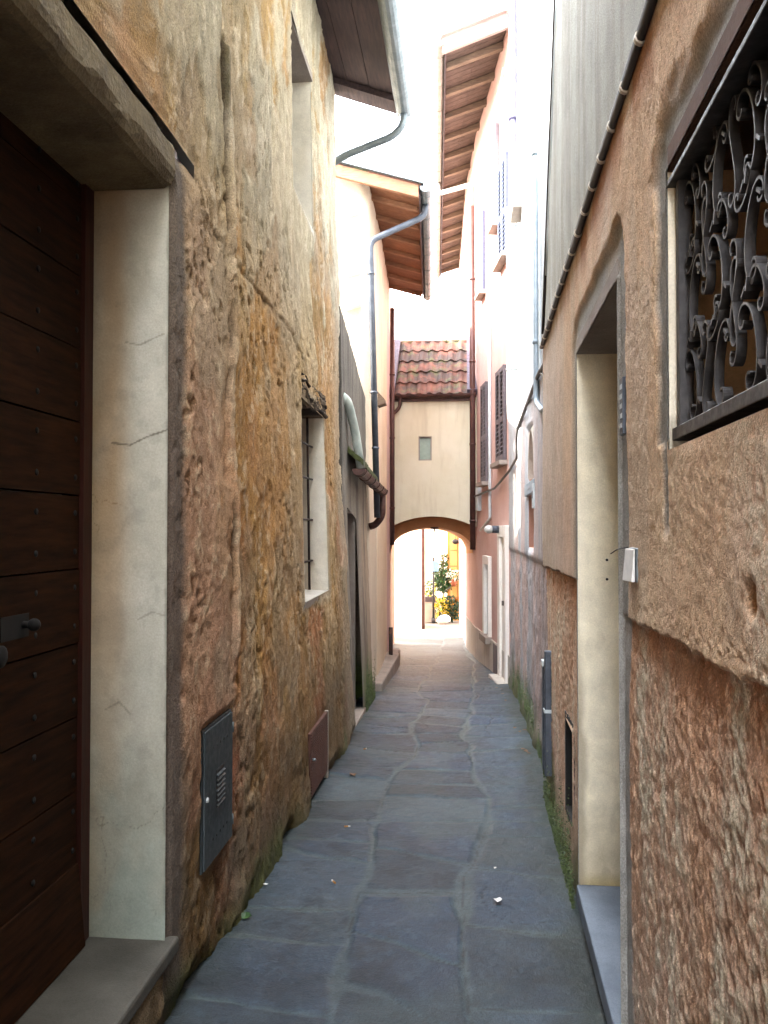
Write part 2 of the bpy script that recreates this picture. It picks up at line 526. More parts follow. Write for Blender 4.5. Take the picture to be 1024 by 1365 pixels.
def ray(px, py):
    u = (px - CX) / F; v = (CY - py) / F
    fw = Vector((-math.sin(PSI) * math.cos(TH), math.cos(PSI) * math.cos(TH), math.sin(TH)))
    rt = Vector((math.cos(PSI), math.sin(PSI), 0)); up = rt.cross(fw)
    return fw + rt * u + up * v
def aty(px, py, y):
    d = ray(px, py); p = d * (y / d.y); return Vector((p.x, y, CZ + p.z))
def gz(y): return -0.045 * min(max(y, 0), 20)
def ongr(px, py, up=0.0):
    d = ray(px, py); t = -(CZ - up) / (d.z + 0.045 * d.y); return Vector((d.x * t, d.y * t, CZ + d.z * t))

# ------------------------------------------------------------------ ground and paving
gy = [-200, 0, 4, 8, 12, 16, 20, 60, 300]
m = MB()
for a, b in zip(gy[:-1], gy[1:]):
    m.quad((-200, a, gz(a) - 0.012), (200, a, gz(a) - 0.012), (200, b, gz(b) - 0.012), (-200, b, gz(b) - 0.012))
tag(m.build('ground', 'ground'), kind='structure')

def xR(y):
    return np.interp(y, [-5, 2.87, 3.9, 5.3, 5.6, 7.9, 9.4, 10.3, 11.25, 13.1, 15.0, 19.7], [0.40, 0.465, 0.487, 0.516, 0.565, 0.585, 0.583, 0.55, 0.44, 0.185, 0.02, -0.14])
def xL(y):
    return np.interp(y, [-5, 7.2, 9.1, 10.8, 13.1, 15.0, 17.0], [-0.95, -0.955, -1.02, -1.06, -1.2, -1.33, -1.45])

def paving_P(s, t, e):
    y = t
    xl = xL(y) - 0.15; xr = xR(y) + 0.15
    x = xl + (xr - xl) * s
    wx = x + 0.05 * (fbm(x * 2.2, y * 2.2, 3, 3) - 0.5) * 2; wy = y + 0.06 * (fbm(x * 2.2 + 9, y * 2.2, 5, 3) - 0.5) * 2
    c1 = -0.47 + 0.22 * (vn(y * 0.9, y * 0, 11) - 0.5); c2 = 0.05 + 0.18 * (vn(y * 0.8 + 3, y * 0, 12) - 0.5)
    col = (wx > c1).astype(int) + (wx > c2).astype(int)
    d = np.minimum(np.abs(wx - c1), np.abs(wx - c2))
    sid = np.zeros_like(x); rng = np.random.RandomState(4)
    for k in range(3):
        m_ = col == k
        cuts = [0.5]
        while cuts[-1] < 18: cuts.append(cuts[-1] + rng.uniform(0.26, 0.62))
        cuts = np.array(cuts); til = rng.uniform(-0.45, 0.45, len(cuts))
        cx = [-0.7, -0.2, 0.3][k]
        dd = np.full(x.shape, 9.0); idx = np.zeros(x.shape)
        for q, (cu, ti) in enumerate(zip(cuts, til)):
            g_ = wy - cu - ti * (wx - cx)
            dd = np.minimum(dd, np.abs(g_)); idx += g_ > 0
        d = np.where(m_, np.minimum(d, dd), d); sid = np.where(m_, idx + 100 * k, sid)
    w = 0.007 + 0.024 * fbm(x * 3, y * 3, 21, 2) ** 2 * 2
    mort = 1 - ss(w * 0.5, w * 1.4, d + 0.008 * (fbm(x * 30, y * 30, 8, 2) - 0.5))
    patch = ss(0.60, 0.70, fbm(x * 1.6, y * 1.1, 31, 4))           # places where mortar has been smeared over
    r1 = _h(sid.astype(np.int64), np.full(sid.shape, 3, np.int64), 5); r2 = _h(sid.astype(np.int64), np.full(sid.shape, 9, np.int64), 7)
    z = np.array([gz(q) for q in y])
    h = (r1 - 0.5) * 0.007 + (r2 - 0.5) * 0.008 * x + 0.010 * (fbm(x * 4, y * 4, 41, 4) - 0.5) + 0.004 * (fbm(x * 22, y * 22, 42, 3) - 0.5)
    cleft = np.abs(fbm(x * 3 + 40, y * 9, 47, 3) - 0.5)
    h += 0.003 * ss(0.03, 0.0, cleft)
    h = h * (1 - mort) + mort * (-0.005 + 0.005 * (fbm(x * 25, y * 25, 43, 2) - 0.5))
    near = ss(0.28, 0.0, np.minimum(x - xL(y), xR(y) - x))
    h += 0.02 * near * fbm(x * 5, y * 3, 44, 3)
    crack = np.abs(fbm(x * 1.3 + 5, y * 1.3, 51, 3) - 0.5)
    ck = ss(0.006, 0.0, crack) * ss(0.5, 0.6, fbm(x, y, 52, 2)); h -= 0.006 * ck
    base = mixc(lin('#6d7780'), lin('#878c8c'), r2)
    base = mixc(base, lin('#5f6c7c'), ss(0.35, 0.7, r1) * 0.7)
    base = mixc(base, lin('#8d8d84'), ss(0.5, 0.75, fbm(x * 5, y * 5, 61, 5)) * 0.6)
    base = mixc(base, lin('#4d545a'), ss(0.55, 0.72, fbm(x * 9, y * 7, 63, 5)) * 0.55)
    base = mixc(base, lin('#a3a8a8'), ss(0.60, 0.72, fbm(x * 34, y * 20, 67, 4)) * 0.5)
    base = mixc(base, lin('#3f474e'), ss(0.58, 0.70, fbm(x * 2.5 + 7, y * 3.5, 68, 5)) * 0.5)
    base = mixc(base, lin('#a5a28c'), np.maximum(mort * (0.35 + 0.5 * fbm(x * 2.5, y * 2.5, 69, 3)), patch * 0.4))
    base = mixc(base, lin('#3a3a36'), np.clip(ck + ss(0.005, 0.001, d) * ss(0.42, 0.58, fbm(x * 2, y * 2, 66, 2)), 0, 1) * 0.8)
    mo = ss(0.24, 0.02, (xR(y) - x) + 0.25 * (fbm(x * 4, y * 2.5, 71, 4) - 0.5)) * ss(11.2, 9.5, y)
    mo = np.maximum(mo, 0.7 * ss(0.16, 0.0, (x - xL(y)) + 0.2 * (fbm(x * 4, y * 2.5, 72, 4) - 0.5)))
    base = mixc(base, mixc(lin('#3f4a2c'), lin('#6b6a50'), fbm(x * 14, y * 14, 73, 3)), mo * 0.75)
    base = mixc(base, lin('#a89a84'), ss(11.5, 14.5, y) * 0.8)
    r3 = _h(sid.astype(np.int64), np.full(sid.shape, 17, np.int64), 9)
    base = base * (0.72 + 0.56 * np.where(mort > 0.5, 0.9, r3))[:, None]
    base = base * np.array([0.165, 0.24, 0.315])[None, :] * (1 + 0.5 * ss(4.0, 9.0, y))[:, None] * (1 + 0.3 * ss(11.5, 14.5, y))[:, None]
    return np.stack([x, y, z + h + 0.003], 1), base
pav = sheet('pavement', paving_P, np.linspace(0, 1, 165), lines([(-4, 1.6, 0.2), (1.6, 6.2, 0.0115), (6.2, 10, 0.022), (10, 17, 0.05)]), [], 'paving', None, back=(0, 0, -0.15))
tag(pav, kind='structure')

# ------------------------------------------------------------------ LEFT: old stone house
def xA(y, z):
    w = np.clip((y - 2.6) / 4.7, 0, 1)
    g = np.interp(z, [-0.35, 1.5, 2.2, 5.3], [0, 0.10, 0.13, 0.21])
    return -0.95 - w * g

A_DOOR = (1.15, 2.57, 0.165, 2.588)
A_SLIT = (1.0, 2.83, 2.715, 2.765)
A_LOW = (5.06, 6.05, 1.02, 2.30)
A_UP = (4.83, 5.66, 3.55, 4.62)
A_VENT = (5.035, 5.66, -0.19, 0.21)
A_END = 7.15
house_a = thing('stone_house', 'old house with rough ochre and brown eroded plaster and a studded wooden door', 'house', (-1.2, 3.5, -0.2))

def crackline(y, z, pts, w):
    """distance mask to a polyline in the wall"""
    d = np.full(y.shape, 9.0)
    for (a, b), (c, e) in zip(pts[:-1], pts[1:]):
        L2 = (c - a) ** 2 + (e - b) ** 2
        t = np.clip(((y - a) * (c - a) + (z - b) * (e - b)) / L2, 0, 1)
        d = np.minimum(d, np.hypot(y - a - t * (c - a), z - b - t * (e - b)))
    return d

def A_P(s, t, e):
    y, z = s, t
    wy = y + 0.12 * (fbm(y * 3, z * 3, 101, 3) - 0.5); wz = z + 0.12 * (fbm(y * 3 + 5, z * 3, 102, 3) - 0.5)
    lo = fbm(y * 0.9, z * 0.9, 103, 3) - 0.5
    mid = fbm(wy * 4.5, wz * 3.2, 104, 5, 0.55) - 0.5
    lump = fbm(wy * 13, wz * 9, 105, 4, 0.55) - 0.5
    gran = fbm(y * 45, z * 34, 106, 3, 0.6) - 0.5
    layer = ss(0.47, 0.53, fbm(wy * 1.7, wz * 1.15, 107, 5, 0.6) + 0.03 * (z - 2))   # surviving outer coat
    up = ss(2.0, 3.4, z)
    strk = fbm(y * 16 + z * 2.5, z * 3.0, 117, 4, 0.6) - 0.5        # slanting trowel/drip marks
    d = 0.045 * lo + 0.014 * mid + 0.008 * lump + 0.007 * gran + 0.006 * fbm(y * 95, z * 80, 116, 2) + 0.009 * layer + 0.009 * strk
    dr = crackline(y, z, [(3.34, 0.9), (3.33, 1.4), (3.30, 1.9), (3.33, 2.4), (3.28, 2.7), (3.22, 3.4)], 0) + 0.02 * (fbm(y * 9, z * 9, 108, 3) - 0.5)
    d += 0.026 * ss(0.06, 0.012, np.abs(dr)) * ss(0.8, 1.0, z) - 0.012 * ss(0.018, 0.004, np.abs(dr - 0.038)) * ss(0.4, 0.6, fbm(y * 3, z * 4, 118, 3))
    dh = crackline(y, z, [(2.83, 2.74), (2.93, 2.63), (3.4, 2.60), (4.2, 2.62), (4.75, 2.60), (5.2, 2.52)], 0) + 0.012 * (fbm(y * 12, z * 12, 109, 3) - 0.5)
    hcr = ss(0.010, 0.002, np.abs(dh)) * ss(0.36, 0.52, fbm(y * 4, z * 2, 119, 3)); d -= 0.005 * hcr
    d += 0.005 * ss(0.0, 0.03, z - 2.61) * ss(2.7, 2.9, y) * ss(5.2, 4.6, y) * ss(0.25, 0.0, z - 2.61)
    pit = ss(0.62, 0.72, fbm(y * 26, z * 20, 110, 3)); d -= 0.010 * pit * ss(0.4, 0.6, fbm(y * 2, z * 2, 111, 2))
    foot = ss(0.22, 0.0, z - (-0.045 * y)); d += 0.03 * foot * fbm(y * 6, z * 6, 112, 3) - 0.05 * ss(0.12, 0.0, z + 0.045 * y) * ss(0.4, 0.6, fbm(y * 2.5, z * 0, 113, 2))
    band = np.maximum(1 - ss(0.10, 0.16, np.abs(y - 2.57 - 0.0) + 0.04 * (fbm(y * 7, z * 7, 114, 3) - 0.5)) * 1.0, 0) * (z < 2.75) * (y > 2.5)
    for (a, b, c0, d0) in ((2.92, 3.295, 0.225, 0.742), A_VENT):
        rr_ = np.hypot(np.maximum(np.maximum(a - y, y - b), 0), np.maximum(np.maximum(c0 - z, z - d0), 0))
        d = d * ss(0.002, 0.035, rr_) - 0.003 * (1 - ss(0.0, 0.03, rr_))
    d = d * e * (1 - 0.6 * band) - 0.012 * band * (1 - e)
    x = xA(y, z) + d
    # albedo
    n1 = fbm(wy * 1.5, wz * 1.0, 121, 4); n2 = fbm(wy * 5, wz * 4, 122, 4); n3 = fbm(y * 20, z * 14, 123, 4)
    c = mixc(lin('#94703f'), lin('#a98256'), ss(0.35, 0.65, n2))
    c = mixc(c, lin('#b8935c'), ss(0.48, 0.62, n1) * 0.6)
    pinkz = ss(3.3, 2.2, z) * ss(5.0, 3.6, y)
    c = mixc(c, lin('#a97860'), ss(0.36, 0.56, fbm(wy * 1.8 + 7, wz * 1.2, 124, 4)) * 0.65 * pinkz)
    c = mixc(c, lin('#b0684a'), ss(0.60, 0.74, fbm(wy * 2.2, wz * 2.2, 125, 4)) * 0.45 * ss(2.2, 1.2, z))
    c = mixc(c, mixc(lin('#9c6c30'), lin('#b58645'), n2), ss(3.30, 3.40, y + 0.1 * (n2 - 0.5)) * ss(5.1, 4.6, y) * ss(0.5, 0.9, z) * ss(2.9, 2.5, z) * 0.55)
    c = mixc(c, mixc(lin('#a87e62'), lin('#bb9376'), n2), ss(3.36, 3.28, y + 0.06 * (n2 - 0.5)) * ss(2.9, 2.5, z) * ss(0.5, 0.9, z) * 0.7)
    pale = mixc(lin('#b2a283'), lin('#c4b798'), n3)
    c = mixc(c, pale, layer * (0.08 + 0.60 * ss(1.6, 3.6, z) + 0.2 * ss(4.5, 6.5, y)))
    gp = ss(0.56, 0.66, fbm(wy * 1.1 + 3, wz * 0.8 + 1, 126, 5, 0.6)); c = mixc(c, lin('#9a8e78'), gp * 0.45)
    strip = ss(0.5, 0.62, fbm(y * 7, z * 0.8, 127, 4)); c = mixc(c, lin('#8a7a58'), strip * 0.3 * ss(2.4, 3.4, z))
    c = mixc(c, lin('#5c4a34'), np.clip(pit + ss(0.0, -0.08, lump + mid) * 0.5, 0, 1) * 0.3)
    c = mixc(c, lin('#c9b292'), ss(0.12, 0.25, lump + gran * 0.6) * 0.5)
    wet = ss(1.0, -0.1, z + 0.5 * (fbm(y * 1.6, z * 1.6, 128, 4) - 0.5)); c = mixc(c, c * lin('#8f8a80') , wet * 0.85)
    c = mixc(c, lin('#5d574c'), wet * 0.35 * ss(0.4, 0.6, fbm(wy * 2, wz * 3, 130, 4)))
    c = mixc(c, lin('#5a5048'), band * 0.9)
    bl = ss(0.06, 0.0, np.abs(dr - 0.03)) * ss(0.45, 0.6, fbm(y * 5, z * 3, 129, 3)) * ss(2.2, 2.7, z); c = mixc(c, lin('#3c3a26'), bl * 0.8)
    c = mixc(c, lin('#5a4630'), hcr * 0.45)
    vck = ss(0.014, 0.004, np.abs(dr - 0.034)) * ss(0.9, 1.1, z) * ss(0.38, 0.52, fbm(y * 3, z * 3.5, 133, 3)); c = mixc(c, lin('#3d2a1a'), vck * 0.75); x = x - 0.012 * vck * e
    c = mixc(c, lin('#cdb494'), ss(0.02, 0.008, np.abs(dr - 0.008)) * ss(0.45, 0.6, fbm(y * 3, z * 5, 134, 3)) * ss(0.9, 1.1, z) * 0.5)  # pale highlight along the ridge, painted into the colour
    for (a, b, c0, d0), wd in ((A_LOW, 0.10), (A_UP, 0.06)):
        dx = np.maximum(np.maximum(a - y, y - b), 0); dz = np.maximum(np.maximum(c0 - z, z - d0), 0); dd = np.hypot(dx, dz)
        c = mixc(c, lin('#a59780'), ss(wd, wd * 0.3, dd + 0.06 * (n3 - 0.5)) * 0.7)
    mos = ss(0.22, 0.02, z + 0.045 * y + 0.30 * (fbm(y * 3, z * 3, 131, 4) - 0.45)) * ss(0.42, 0.56, fbm(y * 1.7, z * 1.2, 132, 3))
    c = mixc(c, mixc(lin('#2d3518'), lin('#4c5526'), n3), mos * 0.8)
    gr = ss(6.3, 7.1, y) * ss(5, 2.5, z); c = mixc(c, lin('#968c7c'), gr * 0.55)
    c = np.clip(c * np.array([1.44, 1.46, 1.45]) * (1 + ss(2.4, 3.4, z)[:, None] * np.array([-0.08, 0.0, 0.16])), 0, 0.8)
    return np.stack([x, y, z], 1), c
AY = lines([(-5, 0.9, 0.3), (0.9, 2.4, 0.05), (2.4, 4.2, 0.0095), (4.2, A_END, 0.017)], [A_DOOR[0], A_DOOR[1], A_SLIT[1], A_LOW[0], A_LOW[1], A_UP[0], A_UP[1], A_VENT[0], A_VENT[1]])
AZs = lines([(-0.45, 2.9, 0.0105), (2.9, 5.5, 0.02)], [A_DOOR[2], A_DOOR[3], A_SLIT[2], A_SLIT[3], A_LOW[2], A_LOW[3], A_UP[2], A_UP[3], A_VENT[2], A_VENT[3]])
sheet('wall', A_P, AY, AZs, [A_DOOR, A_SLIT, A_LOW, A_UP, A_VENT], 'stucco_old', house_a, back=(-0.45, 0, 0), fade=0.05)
# solid core and gable behind the face
m = MB(); m.box((-7, -5, -0.5), (-1.5, A_END - 0.02, 5.3)); m.prism([(-1.5, A_END - 0.02, 5.3), (-7, A_END - 0.02, 5.3), (-7, A_END - 0.02, 7.3)], (0, -12.1, 0))
m.build('rear_wall', 'white', house_a)

def jamb_col(s, t, u, v):
    c = mixc(lin('#cfc5b0'), lin('#ded6c4'), fbm(u * 6, v * 3, 201, 4))
    c = mixc(c, lin('#b98d52'), ss(0.62, 0.2, s) * 0.55 * ss(0.30, 0.62, fbm(u * 3, v * 1.5, 202, 4)))  # ochre stain, partly warm bounce off the door painted into the plaster
    c = mixc(c, lin('#a8a294'), ss(0.52, 0.68, fbm(u * 9, v * 6, 203, 5)) * 0.3 * ss(0.75, 0.2, t))
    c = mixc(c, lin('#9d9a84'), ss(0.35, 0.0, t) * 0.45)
    ck = np.abs(fbm(u * 5, v * 4, 204, 4) - 0.5); c = mixc(c, lin('#80735c'), ss(0.006, 0.0, ck) * ss(0.5, 0.62, fbm(u * 4, v * 2, 205, 2)) * 0.8)
    c = mixc(c, lin('#b98a50'), ss(0.05, 0.4, s) * ss(0.75, 0.40, s + 0.25 * (fbm(u * 5, v * 1.5, 209, 3) - 0.5)) * ss(0.10, 0.45, t) * (0.10 + 0.6 * fbm(u * 6, v * 1.6, 207, 4)))  # soft ochre band: stain plus painted reflection of the warm door wood
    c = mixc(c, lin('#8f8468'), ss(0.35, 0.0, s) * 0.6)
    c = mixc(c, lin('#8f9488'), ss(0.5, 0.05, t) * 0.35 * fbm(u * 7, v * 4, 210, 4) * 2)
    for pts_, k_ in (([(0.40, 0.655), (0.6, 0.652), (0.78, 0.663), (1.0, 0.672)], .8), ([(0.55, 0.79), (0.7, 0.786), (0.95, 0.80)], .5), ([(0.12, 0.60), (0.13, 0.57), (0.12, 0.545)], .6), ([(0.35, 0.30), (0.5, 0.31), (0.62, 0.295)], .4), ([(0.7, 0.42), (0.85, 0.43), (0.98, 0.425)], .35)):
        dk = crackline(s * 0.25, t * 2.42, [(a * 0.25, b * 2.42) for a, b in pts_], 0) + 0.004 * (fbm(u * 60, v * 60, 215, 3) - 0.5)
        c = mixc(c, lin('#5f5544'), ss(0.0035, 0.001, np.abs(dk)) * k_)
    c = mixc(c, lin('#6f6c60'), ss(0.97, 1.0, s + 0.04 * (fbm(v * 20, u * 0, 216, 3) - 0.5)) * 0.5)
    c = mixc(c, lin('#77766c'), ss(0.60, 0.72, fbm(u * 26, v * 20, 217, 4)) * 0.13)
    c = mixc(c, lin('#9fa89c'), ss(0.45, 0.62, fbm(u * 5, v * 3, 208, 4)) * ss(0.4, 0.1, t) * 0.6)
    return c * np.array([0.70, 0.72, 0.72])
# door reveal (far and near jamb), soffit
XD = -1.215
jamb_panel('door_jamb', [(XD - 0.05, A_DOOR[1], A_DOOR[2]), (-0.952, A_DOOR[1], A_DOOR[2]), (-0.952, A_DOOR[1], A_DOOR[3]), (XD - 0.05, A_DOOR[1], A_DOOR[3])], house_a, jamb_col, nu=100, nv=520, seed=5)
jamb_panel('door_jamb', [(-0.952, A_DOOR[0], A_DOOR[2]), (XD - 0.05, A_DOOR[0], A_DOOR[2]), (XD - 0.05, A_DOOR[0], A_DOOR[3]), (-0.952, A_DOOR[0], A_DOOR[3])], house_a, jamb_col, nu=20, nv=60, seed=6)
m = MB()   # lintel: stone beam across the door head, rounded lower arris
prof = [(-1.27, 2.574), (-0.965, 2.574), (-0.945, 2.584), (-0.932, 2.607), (-0.926, 2.628), (-0.928, 2.70), (-0.94, 2.712), (-1.27, 2.712)]
def lint(y): return [(px_, y, pz_) for px_, pz_ in prof]
n = 40; ys = np.linspace(0.9, 2.562, n); base = len(m.v)
for i, yy in enumerate(ys):
    for q, (a, b) in enumerate(prof):
        wob = 0.004 * (vn(np.array(yy * 14.), np.array(q * 3.), 77) - 0.5) if 0 < q < 7 else 0
        m.v.append((a + wob * 2, yy, b + wob))
for i in range(n - 1):
    for q in range(8):
        q2 = (q + 1) % 8
        m.f.append((i * 8 + q, i * 8 + q2, (i + 1) * 8 + q2, (i + 1) * 8 + q)); m.mi.append(0); m.sm.append(False)
m.f.append(tuple(range(8))); m.mi.append(0); m.sm.append(False); m.f.append(tuple((n - 1) * 8 + q for q in range(8))); m.mi.append(0); m.sm.append(False)
m.build('door_lintel', 'lintel_stone', house_a)
m = MB()   # bed of thin roof tiles behind the open joint above the lintel
yy = 0.9
while yy < 2.7:
    L = random.uniform(0.22, 0.34); dz = random.uniform(-0.004, 0.004)
    m.box((-1.2, yy, 2.722 + dz), (-0.975 + random.uniform(-0.012, 0.008), yy + L - 0.006, 2.748 + dz)); yy += L
m.box((-1.25, 0.9, 2.70), (-1.19, 2.9, 2.80))
m.build('relieving_tiles', 'copper', house_a)
# step
m = MB(); m.box((-1.35, 0.95, 0.115), (-0.918, 2.61, 0.165))
m.build('door_step', M_plaster('dark_granite', '#45423b', '#55524a', 6, 0.75, 0.25, 0.2, grain=300), house_a, bevel=0.010)
# the door
m = MB()
z = 0.42
zs = [0.42]
while z < 2.58: z += 0.232; zs.append(min(z, 2.60))
for a, b in zip(zs[:-1], zs[1:]):
    m.box((XD - 0.05, A_DOOR[0] + 0.03, a + 0.002), (XD + random.uniform(-0.003, 0.003), 2.505, b - 0.003), 0)
m.hexa([(XD - 0.05, A_DOOR[0] + 0.03, 0.17), (XD + 0.03, A_DOOR[0] + 0.03, 0.17), (XD + 0.03, 2.505, 0.17), (XD - 0.05, 2.505, 0.17),
        (XD - 0.05, A_DOOR[0] + 0.03, 0.425), (XD + 0.005, A_DOOR[0] + 0.03, 0.425), (XD + 0.005, 2.505, 0.425), (XD - 0.05, 2.505, 0.425)], 0)
for a, b in zip(zs[:-1], zs[1:]):
    for yy in (1.45, 1.72, 1.98, 2.24, 2.475):
        for q in (0.055, 0.175):
            if a + q < b - 0.02: m.add(*ball((XD + 0.001, yy, a + q), 0.0095, (0.4, 1, 1), 8, 5), 1, True)
dr = m.build('door', ['door_wood', 'black_void'], house_a)
m = MB(); m.box((XD - 0.002, 2.06, 1.175), (XD + 0.004, 2.20, 1.24)); m.tube([(XD + 0.004, 2.17, 1.21), (XD + 0.03, 2.17, 1.21)], 0.010); m.add(*ball((XD + 0.035, 2.17, 1.21), 0.018), 0, True); m.add(*ball((XD + 0.01, 2.05, 1.14), 0.03, (0.4, 1, 1)), 0, True)
m.build('handle', 'black_void', dr)
m = MB(); m.box((XD - 0.06, 2.508, 0.165), (XD + 0.012, 2.568, 2.587)); m.build('door_frame', 'door_frame', house_a)
m = MB(); m.box((XD - 0.06, 1.152, 0.165), (XD + 0.012, 1.178, 2.587)); m.build('door_frame', 'door_frame', house_a)

def reveal4(parent, hole, fx, depth, far_col, name='window_reveal', near_n=18):
    y0, y1, z0, z1 = hole
    f = lambda y, z: fx(y, z) - 0.002
    q = lambda y, z, k: (float(f(y, z)) - k, y, z)
    jamb_panel(name, [q(y1, z0, depth), q(y1, z0, 0), q(y1, z1, 0), q(y1, z1, depth)], parent, far_col, nu=near_n, nv=60)
    jamb_panel(name, [q(y0, z0, 0), q(y0, z0, depth), q(y0, z1, depth), q(y0, z1, 0)], parent, far_col, nu=near_n, nv=40)

# low barred window
w = MB()
xm = -1.03
w.box((-1.36, A_LOW[0], A_LOW[2]), (-1.24, A_LOW[1], A_LOW[3]))
win = w.build('window', 'black_void', house_a)
reveal4(house_a, A_LOW, xA, 0.24, lambda s, t, u, v: mixc(mixc(lin('#d8cdb8'), lin('#e6dfd0'), fbm(u * 9, v * 6, 211, 4)), lin('#b9906a'), ss(0.6, 0.1, s) * 0.4))
m = MB()
for yy in np.linspace(5.2, 5.95, 4): m.tube([(-1.13, yy, 1.03), (-1.15, yy, 2.29)], 0.009, 8)
for zz in (1.24, 1.54, 1.84, 2.08): m.tube([(-1.13, A_LOW[0] + 0.005, zz), (-1.13, A_LOW[1] - 0.005, zz)], 0.008, 8)
m.build('bars', 'iron_bar', win)
# sill
n = MB(); n.hexa([(-1.3, A_LOW[0], 0.98), (-1.0, A_LOW[0], 0.965), (-1.02, A_LOW[1], 0.965), (-1.3, A_LOW[1], 0.98), (-1.3, A_LOW[0], 1.03), (-0.985, A_LOW[0], 1.018), (-1.005, A_LOW[1], 1.018), (-1.3, A_LOW[1], 1.03)])
n.build('sill', 'plinth', win)
# rotten wooden lintel
def lw_P(s, t, e):
    y = A_LOW[0] - 0.03 + s * (A_LOW[1] - A_LOW[0] + 0.10)
    zz = 2.29 + t * 0.17
    fib = fbm(s * 5, t * 9 + s, 221, 4); chip = fbm(s * 14, t * 5, 222, 4)
    x = xA(y, zz) + 0.012 + 0.05 * (fib - 0.5) + 0.03 * (chip - 0.5) - 0.06 * ss(0.12, 0, t) * chip - 0.05 * ss(0.88, 1, t)
    c = mixc(lin('#2f2620'), lin('#8a7a66'), ss(0.35, 0.7, fbm(s * 4, t * 16, 223, 4)))
    return np.stack([x, y, zz + 0.03 * (vn(s * 9, t * 0, 224) - 0.5)], 1), c
sheet('wooden_lintel', lw_P, np.linspace(0, 1, 70), np.linspace(0, 1, 26), [], M_vcol('rotten_wood', 0.95, ((40, 0.6, 0.02),), 0.4, stretch=(6, 1, 14)), house_a, back=(-0.24, 0, 0))
# upper window
w = MB(); w.box((-1.5, A_UP[0], A_UP[2]), (-1.28, A_UP[1], A_UP[3]))
win = w.build('window', 'glass', house_a)
reveal4(house_a, A_UP, xA, 0.20, lambda s, t, u, v: mixc(lin('#dcd4c2'), lin('#e8e2d4'), fbm(u * 9, v * 6, 231, 4)))
n = MB(); n.box((-1.3, A_UP[0], A_UP[2] - 0.03), (-1.05, A_UP[1], A_UP[2] + 0.005)); n.build('sill', 'plinth', win)
n = MB(); n.box((-1.3, A_UP[0] - 0.0, A_UP[3] - 0.006), (-1.06, A_UP[1] + 0.0, A_UP[3] + 0.04)); n.build('lintel', 'sill', win)
# vent panel: perforated brown sheet in a shallow recess
m = MB(); m.box((-1.1, A_VENT[0], A_VENT[2]), (-0.948, A_VENT[1], A_VENT[3]))
for k in range(22):
    zz = A_VENT[2] + 0.012 + k * 0.0178
    m.box((-0.949, A_VENT[0] + 0.015, zz), (-0.944, A_VENT[1] - 0.015, zz + 0.006))
v_ = m.build('cellar_hatch', 'brown_mesh', house_a)
n = MB(); n.tube([(-0.945, 5.09, 0.04), (-0.925, 5.09, 0.04)], 0.008); n.build('handle', 'zinc', v_)
n = MB(); n.box((-1.1, 5.662, -0.28), (-0.945, 5.70, 0.215)); n.build('hatch_surround', 'sill', v_, bevel=0.006)
# roof with eaves
EV = -0.60
def eav(x): return 5.40 - (x + 1.15) * 0.36
m = MB()
x = -1.2
for a, b in ((0, 0.19), (0.195, 0.385), (0.39, 0.60)):
    x0, x1 = -1.2 + a, -1.2 + b
    m.hexa([(x0, -5, eav(x0)), (x1, -5, eav(x1)), (x1, A_END + 0.06, eav(x1)), (x0, A_END + 0.06, eav(x0)), (x0, -5, eav(x0) + 0.03), (x1, -5, eav(x1) + 0.03), (x1, A_END + 0.06, eav(x1) + 0.03), (x0, A_END + 0.06, eav(x0) + 0.03)])
m.obox((-1.2, A_END - 0.16, eav(-1.2) - 0.055), (0.6, 0, -0.216), (0, 0.22, 0), (0, 0, 0.053))
roof = MB()
roof.hexa([(-0.58, -5, eav(-0.58) + 0.035), (-0.58, A_END + 0.1, eav(-0.58) + 0.035), (-7, A_END + 0.1, eav(-7) + 0.035), (-7, -5, eav(-7) + 0.035),
           (-0.58, -5, eav(-0.58) + 0.11), (-0.58, A_END + 0.1, eav(-0.58) + 0.11), (-7, A_END + 0.1, eav(-7) + 0.11), (-7, -5, eav(-7) + 0.11)])
ro = roof.build('roof', 'tile', house_a)
m.build('soffit', 'soffit_dark', ro)
m = MB(); m.gutter((-0.53, -5, 5.22), (-0.53, A_END + 0.08, 5.18), 0.075); m.build('gutter', 'zinc', house_a)
m = MB(); m.tube(bend([(-0.53, A_END - 0.0, 5.14), (-0.53, A_END, 5.02), (-0.62, A_END + 0.02, 4.93), (-1.08, A_END + 0.06, 4.79), (-1.26, A_END + 0.12, 4.70), (-1.30, A_END + 0.14, 4.5), (-1.30, A_END + 0.14, 3.0)], 0.08), 0.034, 10); m.build('downpipe', 'zinc', house_a)

# steel meter cabinet let into the wall
cab = thing('meter_cabinet', 'grey green steel meter cabinet with louvred vent set low in the rough wall', 'meter cabinet', (-0.95, 3.1, 0.22))
xc = -0.947
m = MB(); m.box((xc - 0.1, 2.92, 0.225), (xc, 3.295, 0.742)); m.build('frame', 'cabinet', cab, bevel=0.003)
m = MB(); m.box((xc + 0.0005, 2.93, 0.235), (xc + 0.008, 3.285, 0.733), 0)
for zz in (0.655, 0.315):
    for k in range(5): m.add(*ball((xc + 0.008, 3.03 + k * 0.045, zz), 0.006, (0.3, 1, 1), 8, 4), 1, True)
dd = m.build('door', ['cabinet', 'black_void'], cab)
m = MB(); m.box((xc + 0.0085, 3.065, 0.42), (xc + 0.0095, 3.165, 0.56), 1)
for k in range(7): m.obox((xc + 0.009, 3.067, 0.425 + k * 0.019), (0, 0.096, 0), (0.006, 0, -0.006), (0.001, 0, 0.006), 0)
m.build('vent_louvres', ['cabinet', 'black_void'], dd)
m = MB(); m.tube([(xc + 0.007, 2.952, 0.485), (xc + 0.014, 2.952, 0.485)], 0.009, 12); m.build('lock', 'pipe_white', dd)
